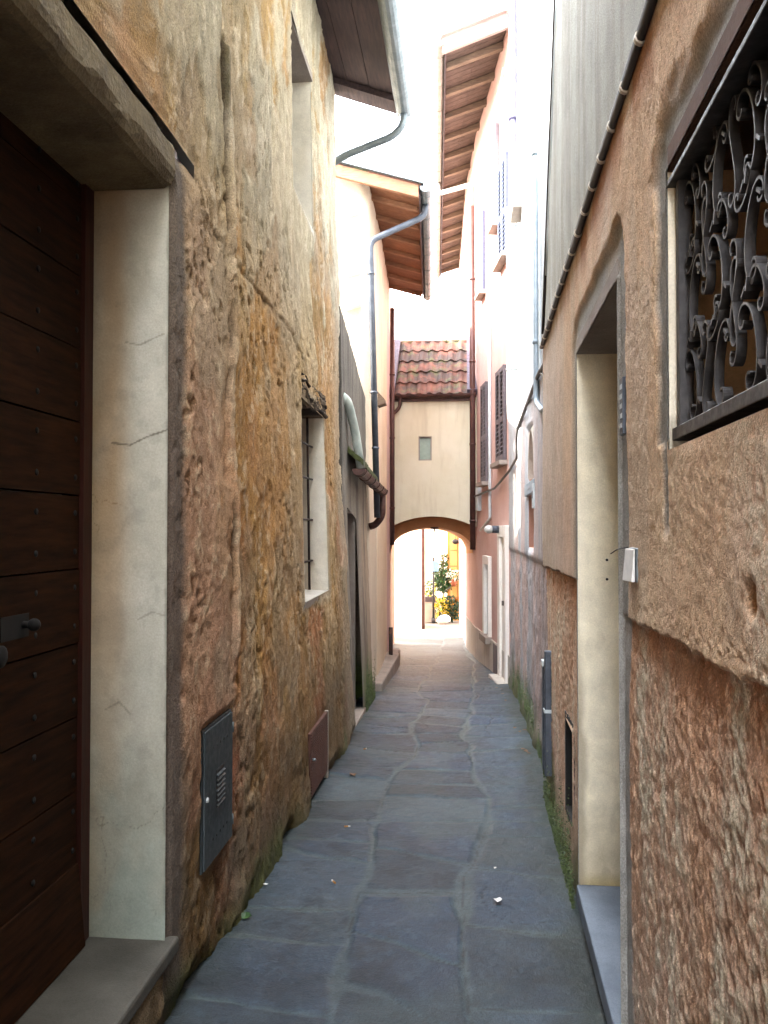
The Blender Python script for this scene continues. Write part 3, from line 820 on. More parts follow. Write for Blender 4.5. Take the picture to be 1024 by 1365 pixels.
for zz in (0.30, 0.67): m = MB(); m.tube([(xc + 0.006, 3.29, zz - 0.02), (xc + 0.006, 3.29, zz + 0.02)], 0.006, 8); m.build('hinge', 'zinc', dd)

# ------------------------------------------------------------------ RIGHT: rough stucco house
def xD(y): return 0.405 + 0.021 * y
D_DOOR = (2.44, 3.50, 0.005, 2.205)
D_WIN = (0.70, 1.793, 1.64, 2.235)
D_END = 5.33
D_VENT = (3.87, 4.17, 0.11, 0.54)
house_d = thing('stucco_house', 'house with sprayed salmon brown stucco, a deep cream doorway and a scrolled iron window grille', 'house', (0.8, 2.5, -0.1))
def seam_z(y): return 1.245 + 0.012 * np.sin(y * 2.0) + 0.012 * (vn(y * 3.0, y * 0, 301) - 0.5) + 0.010 * (vn(y * 22.0, y * 0, 302) - 0.5) + 0.008 * (vn(y * 60.0, y * 0, 322) - 0.5)
def D_P(s, t, e):
    y, z = s, t
    ye = np.interp(z, [2.62, 4.2, 6.2], [D_END, 4.30, 4.10])
    y = np.where(s > 3.6, 3.6 + (s - 3.6) * (ye - 3.6) / (D_END - 3.6), s)
    up = ss(-0.003, 0.003, z - seam_z(y))
    smooth = ss(2.58, 2.66, z)
    low = fbm(y * 75 + 1.0 * z, z * 48, 303, 3, 0.65) - 0.5          # vertical rain-drop texture of the sprayed coat
    gr = fbm(y * 60, z * 34, 304, 3, 0.6) - 0.5
    big = fbm(y * 1.3, z * 1.3, 305, 3) - 0.5
    gr2 = fbm(y * 95, z * 80, 309, 2, 0.6) - 0.5
    d = 0.022 * big + (1 - up) * (0.009 * low + 0.004 * gr + 0.007 * gr2 + 0.003 * (fbm(y * 14, z * 6, 308, 3) - 0.5)) + up * (1 - smooth) * (0.0015 * gr + 0.004 * gr2) + smooth * 0.001 * gr + 0.020 * up
    for (a, b, c0, d0) in [(3.35, 1.0, 0, 0)]: pass
    # cement bands round door and window
    n3 = fbm(y * 9, z * 9, 306, 3)
    def rd(h): return np.hypot(np.maximum(np.maximum(h[0] - y, y - h[1]), 0), np.maximum(np.maximum(h[2] - z, z - h[3]), 0))
    bd = 1 - ss(0.13, 0.17, rd(D_DOOR) + 0.05 * (n3 - 0.5) + 0.05 * ss(1.3, 0.9, z) )
    bw = 1 - ss(0.10, 0.125, rd((D_WIN[0], D_WIN[1], D_WIN[2] - 0.0, D_WIN[3])) + 0.05 * (n3 - 0.5))
    drip = ss(0.035, 0.02, np.abs(y - 1.835)) * ss(1.44, 1.50, z) * (z < 1.7)
    bw = np.maximum(bw * (z > 1.66), drip)
    bw = np.maximum(bw, ss(0.17, 0.10, rd(D_WIN) + 0.08 * (n3 - 0.5)) * (z > D_WIN[3]))
    band = np.maximum(bd, bw)
    d = d * (1 - 0.75 * band) + band * 0.004 * gr
    d = d * e + 0.016 * (1 - e) * np.maximum(up, bd)
    sill_wave = ss(0.05, 0.0, np.abs(z - 1.63)) * (y < 1.8)
    x = xD(y) - d
    c = mixc(lin('#cda78b'), lin('#d2b094'), ss(0.3, 0.7, fbm(y * 6, z * 4, 311, 4)))
    c = mixc(c, lin('#c49f6e'), ss(0.45, 0.7, fbm(y * 1.6, z * 0.9, 312, 4)) * 0.4)
    c = mixc(c, lin('#b58c70'), ss(0.02, 0.2, -gr2) * 0.4)
    lowc = mixc(lin('#b18b70'), lin('#c6a48c'), ss(0.3, 0.7, fbm(y * 14, z * 6, 313, 4)))
    lowc = mixc(lowc, lin('#cba98c'), ss(0.05, 0.22, 0.7 * low + 0.7 * gr2) * 0.45)
    lowc = mixc(lowc, lin('#7d563e'), ss(0.05, 0.25, -0.7 * low - 0.7 * gr2) * 0.55)
    lowc = mixc(lowc, lin('#b09a90'), ss(0.7, 0.0, z) * 0.25)
    lowc = mixc(lowc, lin('#ad5f26'), ss(0.28, 0.02, seam_z(y) - z) * 0.4 * ss(0.3, 0.6, fbm(y * 6, z * 3, 314, 3)))
    rust = ss(0.58, 0.70, fbm(y * 3 + 4, z * 1.2, 321, 4)); lowc = mixc(lowc, lin('#a87a56'), rust * 0.3)
    c = mixc(lowc, c, up)
    smc = mixc(lin('#a39e92'), lin('#b3ada0'), fbm(y * 3, z * 0.7, 315, 4))
    st = ss(0.5, 0.7, fbm(y * 14, z * 0.5, 316, 4)); smc = mixc(smc, lin('#7f7460'), st * 0.35)
    c = mixc(c, smc, smooth)
    c = mixc(c, lin('#8f4f1c'), ss(0.16, 0.0, np.abs(z - 2.52)) * 0.0 + ss(0.22, 0.02, 2.62 - z) * (z < 2.62) * 0.75 * ss(0.3, 0.55, fbm(y * 5, z * 1.5, 317, 3)))
    c = mixc(c, mixc(lin('#7d7a74'), lin('#918d86'), fbm(y * 7, z * 7, 318, 4)), band * 0.9)
    rn = ss(0.5, 0.64, fbm(y * 4 + z * 0.3, z * 0.6, 319, 4)) * up * (1 - smooth); c = mixc(c, lin('#b4a08a'), rn * 0.4)
    far = ss(3.3, 4.6, y) * (1 - smooth); c = mixc(c, mixc(lin('#a59384'), lin('#b9a898'), n3), far * 0.6 * up)
    g0 = z + 0.045 * y
    mos = ss(0.55, 0.05, g0 + 0.6 * (fbm(y * 3, z * 2, 320, 4) - 0.45)) * ss(3.4, 3.8, y); c = mixc(c, mixc(lin('#2f3a18'), lin('#58622c'), n3), mos * 0.85)
    c = mixc(c, lin('#5f584e'), ss(0.35, 0.0, g0) * 0.3)
    for (py, pz, pr) in ((1.255, 1.37, 0.028), (1.28, 1.72, 0.02)):
        hh = ss(pr, pr * 0.4, np.hypot((y - py), (z - pz) * 0.8) + 0.012 * (n3 - 0.5)); x = x + 0.014 * hh; c = mixc(c, lin('#9c6a34'), hh * 0.8)
    c = c * np.array([1.18, 1.26, 1.30]) * (1.22 + 0.28 * (1 - up) - 0.22 * smooth)[:, None]; c = np.clip(c, 0, 0.85)
    return np.stack([x, y, z], 1), c
DY = lines([(-5, 0.6, 0.3), (0.6, 0.95, 0.03), (0.95, 2.44, 0.0072), (2.44, 3.5, 0.03), (3.5, D_END, 0.0135)], [D_DOOR[0], D_DOOR[1], D_WIN[0], D_WIN[1], D_VENT[0], D_VENT[1]])
DZ = lines([(-0.4, 1.205, 0.0095), (1.205, 1.295, 0.0035), (1.295, 3.0, 0.0095), (3.0, 6.2, 0.04)], [D_DOOR[2], D_DOOR[3], D_WIN[2], D_WIN[3], D_VENT[2], D_VENT[3]])
sheet('wall', D_P, DY, DZ, [D_DOOR, D_WIN, D_VENT], 'stucco_spray', house_d, back=(0.45, 0, 0), fade=0.02)
m = MB(); m.box((1.05, -5, -0.5), (6, D_END - 0.02, 6.2)); m.build('rear_wall', 'white', house_d)
m = MB(); m.box((0.3, -5, 6.2), (6, D_END, 6.3)); m.build('roof', 'tile', house_d)
m = MB(); vx = float(xD(4.0)) + 0.004; y0, y1, z0, z1 = D_VENT
m.box((vx + 0.18, y0 - 0.02, z0 - 0.02), (vx + 0.22, y1 + 0.02, z1 + 0.02))
for a, b in (((vx, y0 - 0.03, z0 - 0.03), (vx + 0.18, y0 - 0.001, z1 + 0.03)), ((vx, y1 + 0.001, z0 - 0.03), (vx + 0.18, y1 + 0.03, z1 + 0.03)), ((vx, y0, z0 - 0.03), (vx + 0.18, y1, z0 - 0.001)), ((vx, y0, z1 + 0.001), (vx + 0.18, y1, z1 + 0.03))): m.box(a, b)
m.build('cellar_vent', 'black_void', house_d)
# doorway
def jamb2(s, t, u, v):
    c = mixc(lin('#e6d8b8'), lin('#efe5cc'), fbm(u * 5, v * 2, 331, 4))
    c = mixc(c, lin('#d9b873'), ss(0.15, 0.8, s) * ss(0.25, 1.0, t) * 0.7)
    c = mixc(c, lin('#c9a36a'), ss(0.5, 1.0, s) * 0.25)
    c = mixc(c, lin('#a79a80'), ss(0.60, 0.72, fbm(u * 14, v * 7, 332, 4)) * 0.35 * ss(0.3, 0.0, t))
    c = mixc(c, lin('#b39a55'), ss(0.035, 0.0, t) * 0.6)
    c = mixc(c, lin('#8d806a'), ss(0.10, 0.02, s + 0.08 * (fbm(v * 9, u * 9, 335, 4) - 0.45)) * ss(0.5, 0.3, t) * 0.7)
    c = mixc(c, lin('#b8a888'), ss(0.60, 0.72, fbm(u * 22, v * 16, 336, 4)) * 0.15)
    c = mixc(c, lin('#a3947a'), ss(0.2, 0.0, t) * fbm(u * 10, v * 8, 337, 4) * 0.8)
    return c
y1 = D_DOOR[1]; xa = xD(y1) - 0.012
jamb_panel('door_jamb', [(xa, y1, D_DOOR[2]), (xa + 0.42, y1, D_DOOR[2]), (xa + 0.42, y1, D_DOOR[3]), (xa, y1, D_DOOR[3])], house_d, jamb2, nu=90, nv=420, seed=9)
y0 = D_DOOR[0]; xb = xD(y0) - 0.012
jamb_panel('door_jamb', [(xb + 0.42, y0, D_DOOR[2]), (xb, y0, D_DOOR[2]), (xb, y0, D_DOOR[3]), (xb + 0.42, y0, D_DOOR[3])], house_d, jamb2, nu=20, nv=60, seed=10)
m = MB(); m.hexa([(xb, y0, 2.203), (xb + 0.42, y0, 2.203), (xa + 0.42, y1, 2.203), (xa, y1, 2.203), (xb, y0, 2.26), (xb + 0.42, y0, 2.26), (xa + 0.42, y1, 2.26), (xa, y1, 2.26)])
m.build('door_soffit', 'sill', house_d)
m = MB(); m.hexa([(xb - 0.012, y0 + 0.004, -0.07), (xb + 0.43, y0 + 0.004, -0.07), (xa + 0.43, y1 - 0.004, -0.07), (xa - 0.012, y1 - 0.004, -0.07), (xb - 0.012, y0 + 0.004, 0.008), (xb + 0.43, y0 + 0.004, 0.008), (xa + 0.43, y1 - 0.004, 0.008), (xa - 0.012, y1 - 0.004, 0.008)])
m.build('door_step', M_plaster('blue_grey_granite', '#5f6872', '#757e88', 6, 0.7, 0.25, 0.15, grain=320), house_d, bevel=0.006)
m = MB(); m.hexa([(xb + 0.01, y0, -0.3), (xb + 0.4, y0, -0.3), (xa + 0.4, y1, -0.3), (xa + 0.01, y1, -0.3), (xb + 0.01, y0, -0.072), (xb + 0.4, y0, -0.072), (xa + 0.4, y1, -0.072), (xa + 0.01, y1, -0.072)])
m.build('step_base', 'sill', house_d)
m = MB()
for k in range(5):
    m.box((0.86, y0 + 0.01 + k * 0.208, 0.01), (0.90, y0 + 0.01 + k * 0.208 + 0.2, 2.2))
m.box((0.88, y0, 0.01), (0.93, y1, 2.2))
dd = m.build('door', 'door_wood', house_d)
m = MB(); m.add(*ball((0.845, 2.6, 1.0), 0.03), 0, True); m.build('handle', 'iron', dd)
for zz in (1.345, 1.265): m = MB(); m.tube([(0.585, y1 - 0.006, zz), (0.585, y1 + 0.004, zz)], 0.0055, 8); m.build('bolt_hole', 'black_void', house_d)
# grille window
def jamb3(s, t, u, v):
    c = mixc(lin('#dccfb2'), lin('#e4dac4'), fbm(u * 9, v * 6, 341, 4))
    c = mixc(c, lin('#c58d4a'), ss(0.08, 0.22, s) * 0.6)
    return mixc(c, lin('#9b917e'), ss(0.14, 0.10, t) * 0.7)
wy1 = D_WIN[1]; wx = xD(wy1) - 0.012
def xw(y): return float(xD(y)) - 0.012
q = 0.30
jamb_panel('window_reveal', [(wx, wy1, D_WIN[2]), (wx + q, wy1, D_WIN[2]), (wx + q, wy1, D_WIN[3]), (wx, wy1, D_WIN[3])], house_d, jamb3, nu=40, nv=60, seed=12)
jamb_panel('window_reveal', [(xw(0.7) + q, 0.7, D_WIN[2]), (xw(0.7), 0.7, D_WIN[2]), (xw(0.7), 0.7, D_WIN[3]), (xw(0.7) + q, 0.7, D_WIN[3])], house_d, jamb3, nu=10, nv=20)
m = MB(); m.hexa([(xw(0.7) + 0.018, 0.705, 1.55), (xw(0.7) + q, 0.705, 1.55), (wx + q, wy1 - 0.005, 1.55), (wx + 0.018, wy1 - 0.005, 1.55), (xw(0.7) + 0.018, 0.705, 1.645), (xw(0.7) + q, 0.705, 1.66), (wx + q, wy1 - 0.005, 1.66), (wx + 0.018, wy1 - 0.005, 1.645)])
m.build('window_sill', 'sill', house_d)
m = MB(); m.hexa([(xw(0.7), 0.7, D_WIN[3] - 0.002), (xw(0.7) + q, 0.7, D_WIN[3] - 0.002), (wx + q, wy1, D_WIN[3] - 0.002), (wx, wy1, D_WIN[3] - 0.002), (xw(0.7), 0.7, D_WIN[3] + 0.05), (xw(0.7) + q, 0.7, D_WIN[3] + 0.05), (wx + q, wy1, D_WIN[3] + 0.05), (wx, wy1, D_WIN[3] + 0.05)])
m.build('window_soffit', M_plaster('brown_soffit_plaster', '#5d4436', '#705443', 6), house_d)
m = MB(); m.box((0.74, 0.7, D_WIN[2]), (0.76, wy1, D_WIN[3]))
wn = m.build('window', 'glass', house_d)
m = MB()
for yy in (0.7, 1.22, 1.74): m.box((0.715, yy, D_WIN[2] + 0.01), (0.738, yy + 0.05, D_WIN[3] - 0.01))
for zz in (D_WIN[2] + 0.01, D_WIN[3] - 0.055): m.box((0.716, 0.71, zz), (0.737, wy1 - 0.01, zz + 0.045))
m.build('window_frame', 'door_wood', wn)
GX = 0.014
def g3(y, z, sd): return (float(xD(y)) + GX + (0.015 if sd else -0.002), y, z)
m = MB()
gy0, gy1, gz0, gz1 = 0.72, 1.765, 1.672, 2.205
m.flatbar([(gy0, gz0), (gy1 + 0.02, gz0)], lambda a, b, s: (float(xD(a)) + GX + (0.03 if s else -0.022), a, b), 0.026)
m.flatbar([(gy0, gz1), (gy1 + 0.035, gz1)], lambda a, b, s: (float(xD(a)) + GX + (0.02 if s else -0.028), a, b), 0.012)
m.flatbar([(gy1, gz0), (gy1, gz1)], lambda a, b, s: (float(xD(a)) + GX + (0.016 if s else -0.014), a, b), 0.022)
m.flatbar([(gy0, gz0), (gy0, gz1)], lambda a, b, s: (float(xD(a)) + GX + (0.016 if s else -0.014), a, b), 0.022)
gr = m.build('grille_frame', 'iron', house_d, bevel=0.002)
def scroll(L, kmax, S=False, n=64, p=2.4, k0=0.8):
    pts = []; a = 0; x = y = 0
    for i in range(n + 1):
        u = -1 + 2 * i / n
        k = (k0 + kmax * abs(u) ** p) * ((1 if u > 0 else -1) if S else 1)
        if S: k = (kmax * abs(u) ** p + k0 * abs(u)) * (1 if u > 0 else -1)
        pts.append((x, y)); a += k * 2 / n; x += math.cos(a) * 2 / n; y += math.sin(a) * 2 / n
    mx = sum(q[0] for q in pts) / len(pts); my = sum(q[1] for q in pts) / len(pts)
    pts = [(q[0] - mx, q[1] - my) for q in pts]
    # align the chord between the middle thirds with the x axis
    dx = pts[2 * n // 3][0] - pts[n // 3][0]; dy = pts[2 * n // 3][1] - pts[n // 3][1]; an = -math.atan2(dy, dx)
    pts = [(q[0] * math.cos(an) - q[1] * math.sin(an), q[0] * math.sin(an) + q[1] * math.cos(an)) for q in pts]
    w = max(q[0] for q in pts) - min(q[0] for q in pts)
    return [(q[0] / w * L, q[1] / w * L) for q in pts]
def place(pts, cy, cz, an, fl=1):
    c, s = math.cos(an), math.sin(an)
    return [(cy + (a * c - b * fl * s), cz + (a * s + b * fl * c)) for a, b in pts]
m = MB()
C1 = scroll(0.150, 15, False, 72, 2.2, 1.2); S1 = scroll(0.165, 15, True, 84, 2.2, 0.6); C2 = scroll(0.085, 14, False, 60, 2.0, 1.2)
cell = 0.178
def put(pts):
    oy = max(0, max(a for a, b in pts) - (gy1 - 0.015)); oz = max(0, max(b for a, b in pts) - (gz1 - 0.010)) - max(0, gz0 + 0.016 - min(b for a, b in pts))
    pts = [(a - oy, b - oz) for a, b in pts]
    if min(a for a, b in pts) > gy0: m.flatbar(pts, g3, 0.0045)
for i in range(6):
    for j in range(3):
        cy = gy1 - 0.075 - i * cell; cz = gz0 + 0.095 + j * 0.172
        f = 1 if (i + j) % 2 else -1
        put(place(C1, cy - 0.01 * f, cz, R(90 if f > 0 else -90) + R(18 * f), 1))
        put(place(S1, cy - cell * 0.50, cz + 0.07 * f, R(72 if f > 0 else 113), f))
        put(place(C2, cy + 0.035 * f, cz + 0.080, R(15 - 40 * f), f))
        for (oy, oz, an) in ((-0.050, 0.045 * f, R(35)), (0.03, 0.085, R(-40)), (0.012, -0.078, R(110))):
            a = cy + oy; b = cz + oz; dx = 0.011 * math.cos(an); dz = 0.011 * math.sin(an)
            if gz0 + 0.03 < b < gz1 - 0.03 and gy0 < a < gy1 - 0.03:
                m.flatbar([(a - dx, b - dz), (a + dx, b + dz)], lambda p_, q_, s: (float(xD(p_)) + GX + (0.021 if s else -0.005), p_, q_), 0.006)
m.build('scrollwork', 'iron', gr)

# small fittings on that wall
bell = thing('doorbell_box', 'small white doorbell box with grey side fixed beside the cream doorway', 'doorbell', (0.44, 2.2, 1.36))
m = MB(); m.box((0.432, 2.15, 1.337), (0.462, 2.245, 1.425)); m.build('housing', 'zinc', bell, bevel=0.004)
m = MB(); m.hexa([(0.421, 2.155, 1.338), (0.4305, 2.155, 1.338), (0.4305, 2.24, 1.338), (0.414, 2.24, 1.338), (0.427, 2.155, 1.422), (0.4305, 2.155, 1.422), (0.4305, 2.24, 1.422), (0.422, 2.24, 1.422)]); m.build('cover', 'paper', bell, bevel=0.002)
m = MB(); m.tube(bend([(0.43, 2.24, 1.425), (0.415, 2.30, 1.42), (0.40, 2.33, 1.405)], 0.02), 0.0015, 6); m.build('wire', 'cable', bell)
npl = thing('name_plate', 'narrow metal name plate with engraved lines high beside the cream doorway', 'name plate', (0.44, 2.35, 1.8))
m = MB(); m.box((0.4335, 2.325, 1.735), (0.446, 2.372, 1.895)); m.build('backplate', 'zinc_dark', npl, bevel=0.002)
m = MB()
for k in range(5): m.box((0.4325, 2.333, 1.755 + k * 0.027), (0.434, 2.364, 1.768 + k * 0.027))
m.build('engraving', 'pipe_white', npl)

# conduits running along the right wall
def tube_thing(name, label, cat, pts, r, mat, group=None, n=8, rad=0.05):
    m = MB(); m.tube(bend(pts, rad), r, n)
    o = m.build(name, mat, None, loc=pts[0]); tag(o, label, cat, group); return o
con = thing('cable_conduit', 'thick dark cable with pale clips running along the wall under the smooth grey plaster', 'cable', (0.45, 1.5, 2.63))
m = MB(); pts = [(xD(y) - 0.030, y, 2.635 - 0.006 * max(0, y - 3.5) + 0.004 * math.sin(y * 5)) for y in np.linspace(-3, 5.30, 60)]
m.tube(pts, 0.014, 8); m.build('cable', 'cable', con)
for y in np.arange(0.9, 5.3, 0.215):
    m = MB()
    m.tube([(xD(y) - 0.030, y - 0.008, 2.635 - 0.006 * max(0, y - 3.5) + 0.004 * math.sin(y * 5)), (xD(y) - 0.030, y + 0.008, 2.635 - 0.006 * max(0, y - 3.5) + 0.004 * math.sin(y * 5))], 0.0175, 10)
    m.build('clip', 'clip', con)
pts = [(xD(y) - 0.022, y, 2.685 - 0.004 * max(0, y - 3.5)) for y in np.linspace(-3, 5.30, 40)]
m = MB(); m.tube(pts, 0.008, 6); o = m.build('thin_cable', 'cable', None, loc=pts[0]); tag(o, 'thin dark cable running just above the thick clipped cable', 'cable')

yz = lambda z: float(np.interp(z, [2.62, 4.2, 6.2], [D_END, 4.30, 4.10]))
tube_thing('edge_cable', 'dark cable climbing the slanted far edge of the smooth grey plaster', 'cable', [(xD(yz(z)) - 0.026, yz(z) - 0.04, z) for z in np.linspace(2.7, 6.0, 14)], 0.010, 'cable')
tube_thing('edge_conduit', 'pale conduit following the dark cable up the plaster edge', 'conduit', [(xD(yz(z)) - 0.020, yz(z) - 0.075, z) for z in np.linspace(3.0, 6.0, 14)], 0.010, 'pipe_white')

# ------------------------------------------------------------------ RIGHT: blue-white house
house_e = thing('pale_house', 'tall pale blue grey house with a small arched niche and a narrow slot window', 'house', (0.9, 7.5, -0.4))
def xE(y): return np.interp(y, [3.9, 5.3, 5.6, 7.9, 9.4, 10.32], [0.57, 0.58, 0.58, 0.60, 0.60, 0.565])
E_SLOT = (7.10, 7.90, 1.30, 1.78)
E_NICHE = (7.12, 7.80, 1.90, 2.36)
E_SLIT = (8.75, 9.05, 1.25, 1.95)
def E_P(s, t, e):
    y, z = s, t
    wy = y + 0.2 * (fbm(y * 2, z * 2, 401, 3) - 0.5)
    rough = ss(1.25, 1.15, z + 0.03 * np.sin(y * 6)); b = fbm(y * 2, z * 0.5, 402, 3) - 0.5
    d = 0.06 * b + (0.012 * rough + 0.004) * (fbm(y * 15, z * 8, 403, 4) - 0.5) * 2 + 0.018 * ss(1.20, 1.235, z) + 0.03 * ss(0.25, 0.0, z + 0.045 * y)
    d *= e
    band = ss(0.5, 0.6, vn(y * 1.9, y * 0, 404))
    c = mixc(lin('#a8aaac'), lin('#bcbfc2'), fbm(wy * 3, z * 1.2, 405, 4))
    c = mixc(c, lin('#c8aca0'), band * 0.65 * ss(3.2, 1.8, z))
    lowc = mixc(lin('#8f8b8c'), lin('#b5b0ae'), fbm(y * 12, z * 6, 406, 4)); lowc = mixc(lowc, lin('#b79a8e'), band * 0.7)
    c = mixc(c, lowc, rough * 0.9)
    st = ss(0.52, 0.7, fbm(y * 9, z * 0.5, 407, 4)); c = mixc(c, lin('#9ba0a4'), st * 0.4)
    c = mixc(c, lin('#bcc0c2'), ss(2.3, 3.6, z) * 0.7)
    g0 = z + 0.045 * y
    mos = ss(0.50, 0.05, g0 + 0.55 * (fbm(y * 3, z * 2, 408, 4) - 0.45)); c = mixc(c, mixc(lin('#2f3a18'), lin('#566030'), fbm(y * 20, z * 20, 409, 3)), mos * 0.9)
    return np.stack([xE(y) - d, y, z], 1), c
EY = lines([(4.0, 10.32, 0.025)], [E_SLOT[0], E_SLOT[1], E_NICHE[0], E_SLIT[0], E_SLIT[1]])
EZ = lines([(-0.75, 2.7, 0.025), (2.7, 9.0, 0.1)], [E_SLOT[2], E_SLOT[3], E_NICHE[2], E_NICHE[3], E_SLIT[2], E_SLIT[3]])
sheet('wall', E_P, EY, EZ, [E_SLOT, E_NICHE, E_SLIT], 'stucco_far', house_e, back=(0.5, 0, 0), fade=0.04)
m = MB(); m.box((1.1, D_END + 0.0, -0.7), (6, 10.3, 8.98)); m.build('rear_wall', 'white', house_e)
m = MB(); m.box((0.45, 4.0, 9.0), (6, 10.3, 9.1)); m.build('roof', 'tile', house_e)
def niche(hole, depth, arch, mat, name, cols=('#b58a78', '#c29c8a')):
    y0, y1, z0, z1 = hole; f = lambda y: float(xE(y))
    m = MB()
    m.hexa([(f(y0) + depth, y0, z0 - 0.02), (f(y0) + depth + 0.05, y0, z0 - 0.02), (f(y1) + depth + 0.05, y1, z0 - 0.02), (f(y1) + depth, y1, z0 - 0.02), (f(y0) + depth, y0, z1), (f(y0) + depth + 0.05, y0, z1), (f(y1) + depth + 0.05, y1, z1), (f(y1) + depth, y1, z1)], 0)
    # sides
    m.quad((f(y1), y1, z0), (f(y1) + depth, y1, z0), (f(y1) + depth, y1, z1), (f(y1), y1, z1), 1)
    m.quad((f(y0), y0, z0), (f(y0) + depth, y0, z0), (f(y0) + depth, y0, z1), (f(y0), y0, z1), 1)
    m.quad((f(y0), y0, z0), (f(y0) + depth, y0, z0), (f(y1) + depth, y1, z0), (f(y1), y1, z0), 1)
    m.quad((f(y0), y0, z1), (f(y0) + depth, y0, z1), (f(y1) + depth, y1, z1), (f(y1), y1, z1), 1)
    if arch:
        n = 14; c = (y0 + y1) / 2; r = (y1 - y0) / 2
        for k in range(n):
            a0 = math.pi * k / n; a1 = math.pi * (k + 1) / n
            ya, yb = c - r * math.cos(a0), c - r * math.cos(a1); za = z1 - r * 1.25 + r * 1.24 * math.sin(a0); zb = z1 - r * 1.25 + r * 1.24 * math.sin(a1)
            fa, fb = f(ya), f(yb)
            m.hexa([(fa - 0.012, ya, za), (fa + depth * 0.98, ya, za), (fb + depth * 0.98, yb, zb), (fb - 0.012, yb, zb), (fa - 0.012, ya, z1 + 0.001), (fa + depth * 0.98, ya, z1 + 0.001), (fb + depth * 0.98, yb, z1 + 0.001), (fb - 0.012, yb, z1 + 0.001)], 2)
    return m.build(name, [mat, M_plaster('niche_plaster', cols[0], cols[1], 4), 'plinth'], house_e)
niche(E_NICHE, 0.16, True, 'peach_wall', 'arched_niche')
niche(E_SLOT, 0.20, False, 'arch_ring', 'window')
niche(E_SLIT, 0.15, False, 'black_void', 'window')
m = MB(); m.box((float(xE(7.5)) - 0.03, 7.0, 1.782), (float(xE(7.5)) + 0.1, 8.0, 1.895)); m.build('lintel', 'pipe_blue', house_e, bevel=0.006)
# pipes of the pale house
m = MB(); y = 6.35; x = float(xE(y)) - 0.045
m.tube(bend([(x, y, 8.95), (x, y, 2.44), (x + 0.0, y - 0.5, 2.30), (x + 0.02, 5.42, 2.28)], 0.07), 0.022, 10)
for zz in (4.35, 2.9): m.tube([(x, y, zz - 0.015), (x, y, zz + 0.015)], 0.030, 10)
m.build('downpipe', 'pipe_blue', house_e)
m = MB(); y = 6.1; x = float(xE(y)) - 0.035; m.tube(bend([(x, y, 8.9), (x, y, 2.62), (x + 0.01, 5.5, 2.45)], 0.06), 0.011, 8); m.build('conduit', 'pipe_white', house_e)
m = MB(); y = 9.35; x = float(xE(y)) - 0.075
m.tube(bend([(x, y, 5.1), (x, y, 2.72), (x + 0.06, y - 0.18, 2.62), (x + 0.1, y - 0.2, 2.60)], 0.09), 0.055, 12)
for zz in (4.9, 3.27): m.tube([(x, y, zz - 0.012), (x, y, zz + 0.012)], 0.064, 12)
m.build('downpipe', 'pipe_white', house_e)
m = MB(); y = 9.1; x = float(xE(y)) - 0.06; m.tube(bend([(x, y, 8.9), (x, y, 5.35), (x + 0.06, y, 5.2)], 0.06), 0.04, 12); m.tube([(x, y, 5.98), (x, y, 6.02)], 0.06, 12); m.build('downpipe', 'pipe_lilac', house_e)
m = MB(); m.box((float(xE(8.4)) - 0.12, 8.3, 4.7), (float(xE(8.4)) + 0.02, 8.75, 5.2)); m.build('wall_box', 'sill', house_e, bevel=0.01)

tube_thing('cable_bundle', 'dark cable bundle sagging along the pale house toward the pink house', 'cable', [(0.515, 5.32, 2.62), (0.545, 5.6, 2.60), (0.545, 6.2, 2.62), (0.56, 7.4, 2.60), (0.565, 8.9, 2.55), (0.565, 9.05, 2.45), (0.565, 9.05, 2.25), (0.53, 10.1, 2.17), (0.40, 11.2, 2.02), (0.15, 12.95, 1.98)], 0.016, 'cable')
cb = [(0.565, 5.38, 2.34), (0.553, 5.40, 2.2), (0.548, 5.40, 1.2), (0.553, 5.40, 0.75)]
tube_thing('wall_cable', 'thin black cable dropping down the joint between stucco and pale house', 'cable', cb, 0.009, 'cable')
tube_thing('copper_tube', 'short copper coloured tube clipped below the black cable', 'pipe', [(0.545, 5.36, 1.16), (0.545, 5.36, 0.66)], 0.010, 'filter')
for nm, lab, y, z1, w in (('pipe_cover', 'wider grey steel pipe cover with a white cap at the wall foot', 5.24, 0.62, 0.075), ('pipe_cover', 'slim grey steel pipe cover nearer the doorway at the wall foot', 5.06, 0.74, 0.05)):
    t = thing(nm, lab, 'pipe cover', (0.5, y, gz(y)), 'steel pipe covers at the foot of the wall')
    x = float(xD(y)) - 0.02
    m = MB(); m.box((x - 0.018, y - w / 2, gz(y) + 0.22), (x + 0.04, y + w / 2, z1)); m.build('channel', 'zinc_dark', t, bevel=0.006)
    m = MB(); m.box((x - 0.022, y - w / 2 - 0.004, z1 + 0.001 if w > 0.06 else z1 * 0.5), (x + 0.03, y + w / 2 + 0.004, (z1 + 0.035) if w > 0.06 else z1 * 0.5 + 0.02)); m.build('cap', 'pipe_white', t)
jb = MB(); jb.box((0.542, 6.70, 1.64), (0.585, 6.82, 1.84), 0); jb.box((0.540, 6.73, 1.72), (0.543, 6.79, 1.78), 1)
o = jb.build('junction_box', ['pipe_white', 'zinc_dark'], None, bevel=0.004, loc=(0.56, 6.76, 1.72)); tag(o, 'small white junction box beside the slot window of the pale house', 'junction box')

